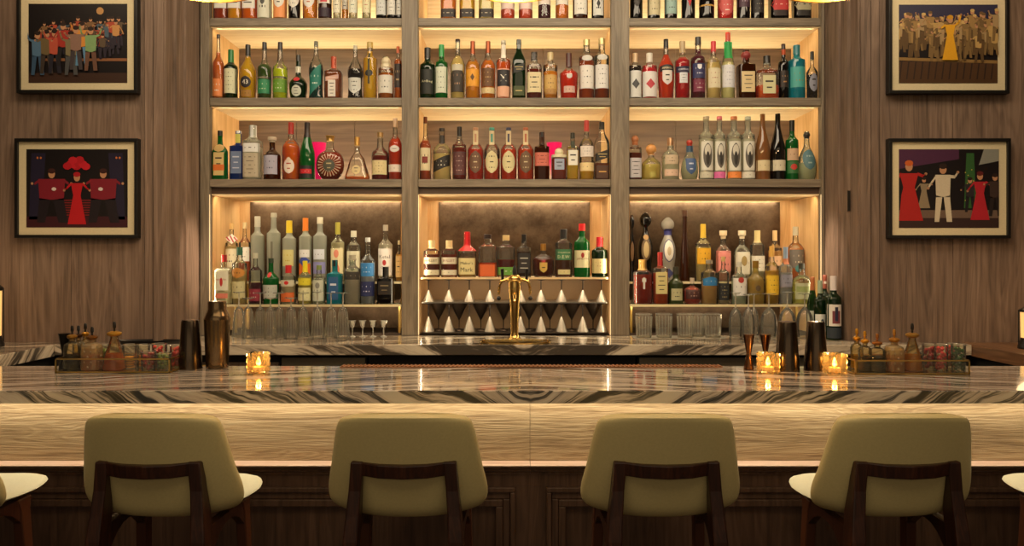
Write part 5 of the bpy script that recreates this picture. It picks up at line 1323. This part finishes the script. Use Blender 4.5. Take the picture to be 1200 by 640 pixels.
# ------------------------------------------------------------------ bar stools
def stool_parts(r):
    # back shell: (z, y, half width)
    rows_ = catmull([(0, 0), (1, 1)], 1)
    prof = [(1.088, -.045, .128), (1.087, -.052, .148), (1.078, -.050, .163), (1.04, -.040, .172), (.99, -.026, .181), (.94, -.012, .190), (.895, .002, .198),
            (.862, .012, .200), (.840, .020, .194), (.824, .032, .176), (.812, .055, .155), (.804, .10, .14)]
    def shell(off, crown):
        rings = []
        for z, y, hw in prof:
            ring = []
            for i in range(17):
                u = -1 + i / 8
                yy = y + .050 * abs(u) ** 2.4 + off
                zz = z - crown * abs(u) ** 4 * (1 if z > .9 else -.9)
                ring.append((hw * u, yy, zz - (0 if z < .9 else .004 * u * u)))
            rings.append(ring)
        return rings
    fr, bk = shell(0, .006), shell(.030, .006)
    loops = []
    m = MB()
    full = []
    for a, b in zip(fr, bk):
        # closed loop: outer face, then inner face reversed with rounded edges
        def mid(p, q, s): return (p[0] + s * .006, (p[1] + q[1]) / 2, (p[2] + q[2]) / 2)
        full.append(a + [mid(a[-1], b[-1], 1)] + b[::-1] + [mid(a[0], b[0], -1)])
    top = [((p[0]) * .97, p[1] * .4 + .6 * (-.03 + .05 * abs(p[0] / .15) ** 2.4), p[2] + .006) for p in full[0]]
    m.loft([top] + full)
    o = m.build('backrest', CREAM, r, smooth=50)
    sb = o.modifiers.new('soft', 'SUBSURF'); sb.levels = sb.render_levels = 1
    # seat cushion
    rings = []
    for z, k, yo in ((.809, .55, 0), (.811, .8, 0), (.815, .95, 0), (.820, 1.0, 0), (.825, .985, 0), (.832, .90, 0), (.837, .7, 0), (.839, .4, 0)):
        ring = []
        for j in range(36):
            t = 2 * PI * j / 36
            n_ = 2.8
            c_, s_ = math.cos(t), math.sin(t)
            q = (abs(c_) ** n_ + abs(s_) ** n_) ** (-1 / n_)
            xx = .187 * k * q * c_ * (1 - .14 * max(0, s_)); yy = .240 + .150 * k * q * s_
            ring.append((xx, yy, z + .012 * abs(q * c_ * k) ** 2 * (1 if z > .81 else .4)))
        rings.append(ring)
    m = MB().loft(rings)
    o = m.build('seat', pm('dfe0c4', .5, name='seat_cream'), r, smooth=60)
    # wooden back frame, legs
    m = MB()
    yb = -.032
    top_z, t = .972, .034
    arc = [(-.125, top_z), (-.06, top_z - .004), (0, top_z - .005), (.06, top_z - .004), (.125, top_z)]
    m.loft([[(x, yb - .006 + .03 * abs(x / .125) ** 2, z), (x, yb + .020 + .03 * abs(x / .125) ** 2, z), (x, yb + .024 + .03 * abs(x / .125) ** 2, z - t), (x, yb - .002 + .03 * abs(x / .125) ** 2, z - t)] for x, z in arc])
    m.build('back_rail', M_WALNUT, r, bevel=.003)
    for s in (-1, 1):
        pts = [(.113, yb + .030, .9715, .032, .028), (.119, yb + .034, .90, .031, .034), (.124, yb + .036, .84, .033, .05), (.128, yb + .028, .78, .036, .05), (.142, yb + .005, .5, .034, .040), (.168, yb - .045, 0, .026, .028)]
        m = MB().loft([[(s * x + a * w_ / 2, y + b * d_ / 2, z) for a, b in ((-1, -1), (1, -1), (1, 1), (-1, 1))] for x, y, z, w_, d_ in pts])
        m.build('leg', M_WALNUT, r, bevel=.004)
        pts = [(.136, .235, .806, .030, .06), (.138, .24, .77, .028, .040), (.146, .258, .5, .028, .032), (.162, .29, 0, .024, .026)]
        m = MB().loft([[(s * x + a * w_ / 2, y + b * d_ / 2, z) for a, b in ((-1, -1), (1, -1), (1, 1), (-1, 1))] for x, y, z, w_, d_ in pts])
        m.build('leg', pm('4f2a16', .4, name='front_leg_walnut'), r, bevel=.004)
        # arched side rail between the legs
        rr = []
        for i in range(9):
            q = i / 8
            y = yb + .045 + q * (.245 - yb - .045)
            lo = .785 - .075 * (abs(2 * q - 1) ** 2.2)
            rr.append([(s * (.118 + .010 * q), y, lo), (s * (.142 + .008 * q), y, lo), (s * (.142 + .008 * q), y, .805), (s * (.118 + .010 * q), y, .805)])
        MB().loft(rr).build('side_rail', M_WALNUT, r)
    MB().tube([(-.155, .262, .33), (.155, .262, .33)], .011, 10).build('footrest', M_WALNUT, r, smooth=40)
YS = 1.845
names = [(-1.50, 'cream upholstered bar stool cut off by the left edge of the picture'), (-.889, 'cream bar stool with walnut frame, leftmost of the four whole ones'),
         (-.265, 'cream bar stool with walnut frame, second of the four whole ones from the left'), (.378, 'cream bar stool with walnut frame, third of the four whole ones from the left'),
         (.967, 'cream bar stool with walnut frame, rightmost of the four whole ones'), (1.575, 'cream upholstered bar stool cut off by the right edge of the picture')]
first = None
for i, (x, lb) in enumerate(names):
    rz = math.radians((0, -1, 0, 0, 1, 0)[i])
    if first is None:
        first = thing('bar_stool', lb, 'bar stool', (x, YS, 0), 'cream bar stools along the bar', rz)
        stool_parts(first)
        kids = list(first.children)
    else:
        c = first.copy(); C.objects.link(c); c.location = (x, YS, 0); c.rotation_euler = (0, 0, rz); c['label'] = lb
        for k in kids:
            d = k.copy(); C.objects.link(d); d.parent = c
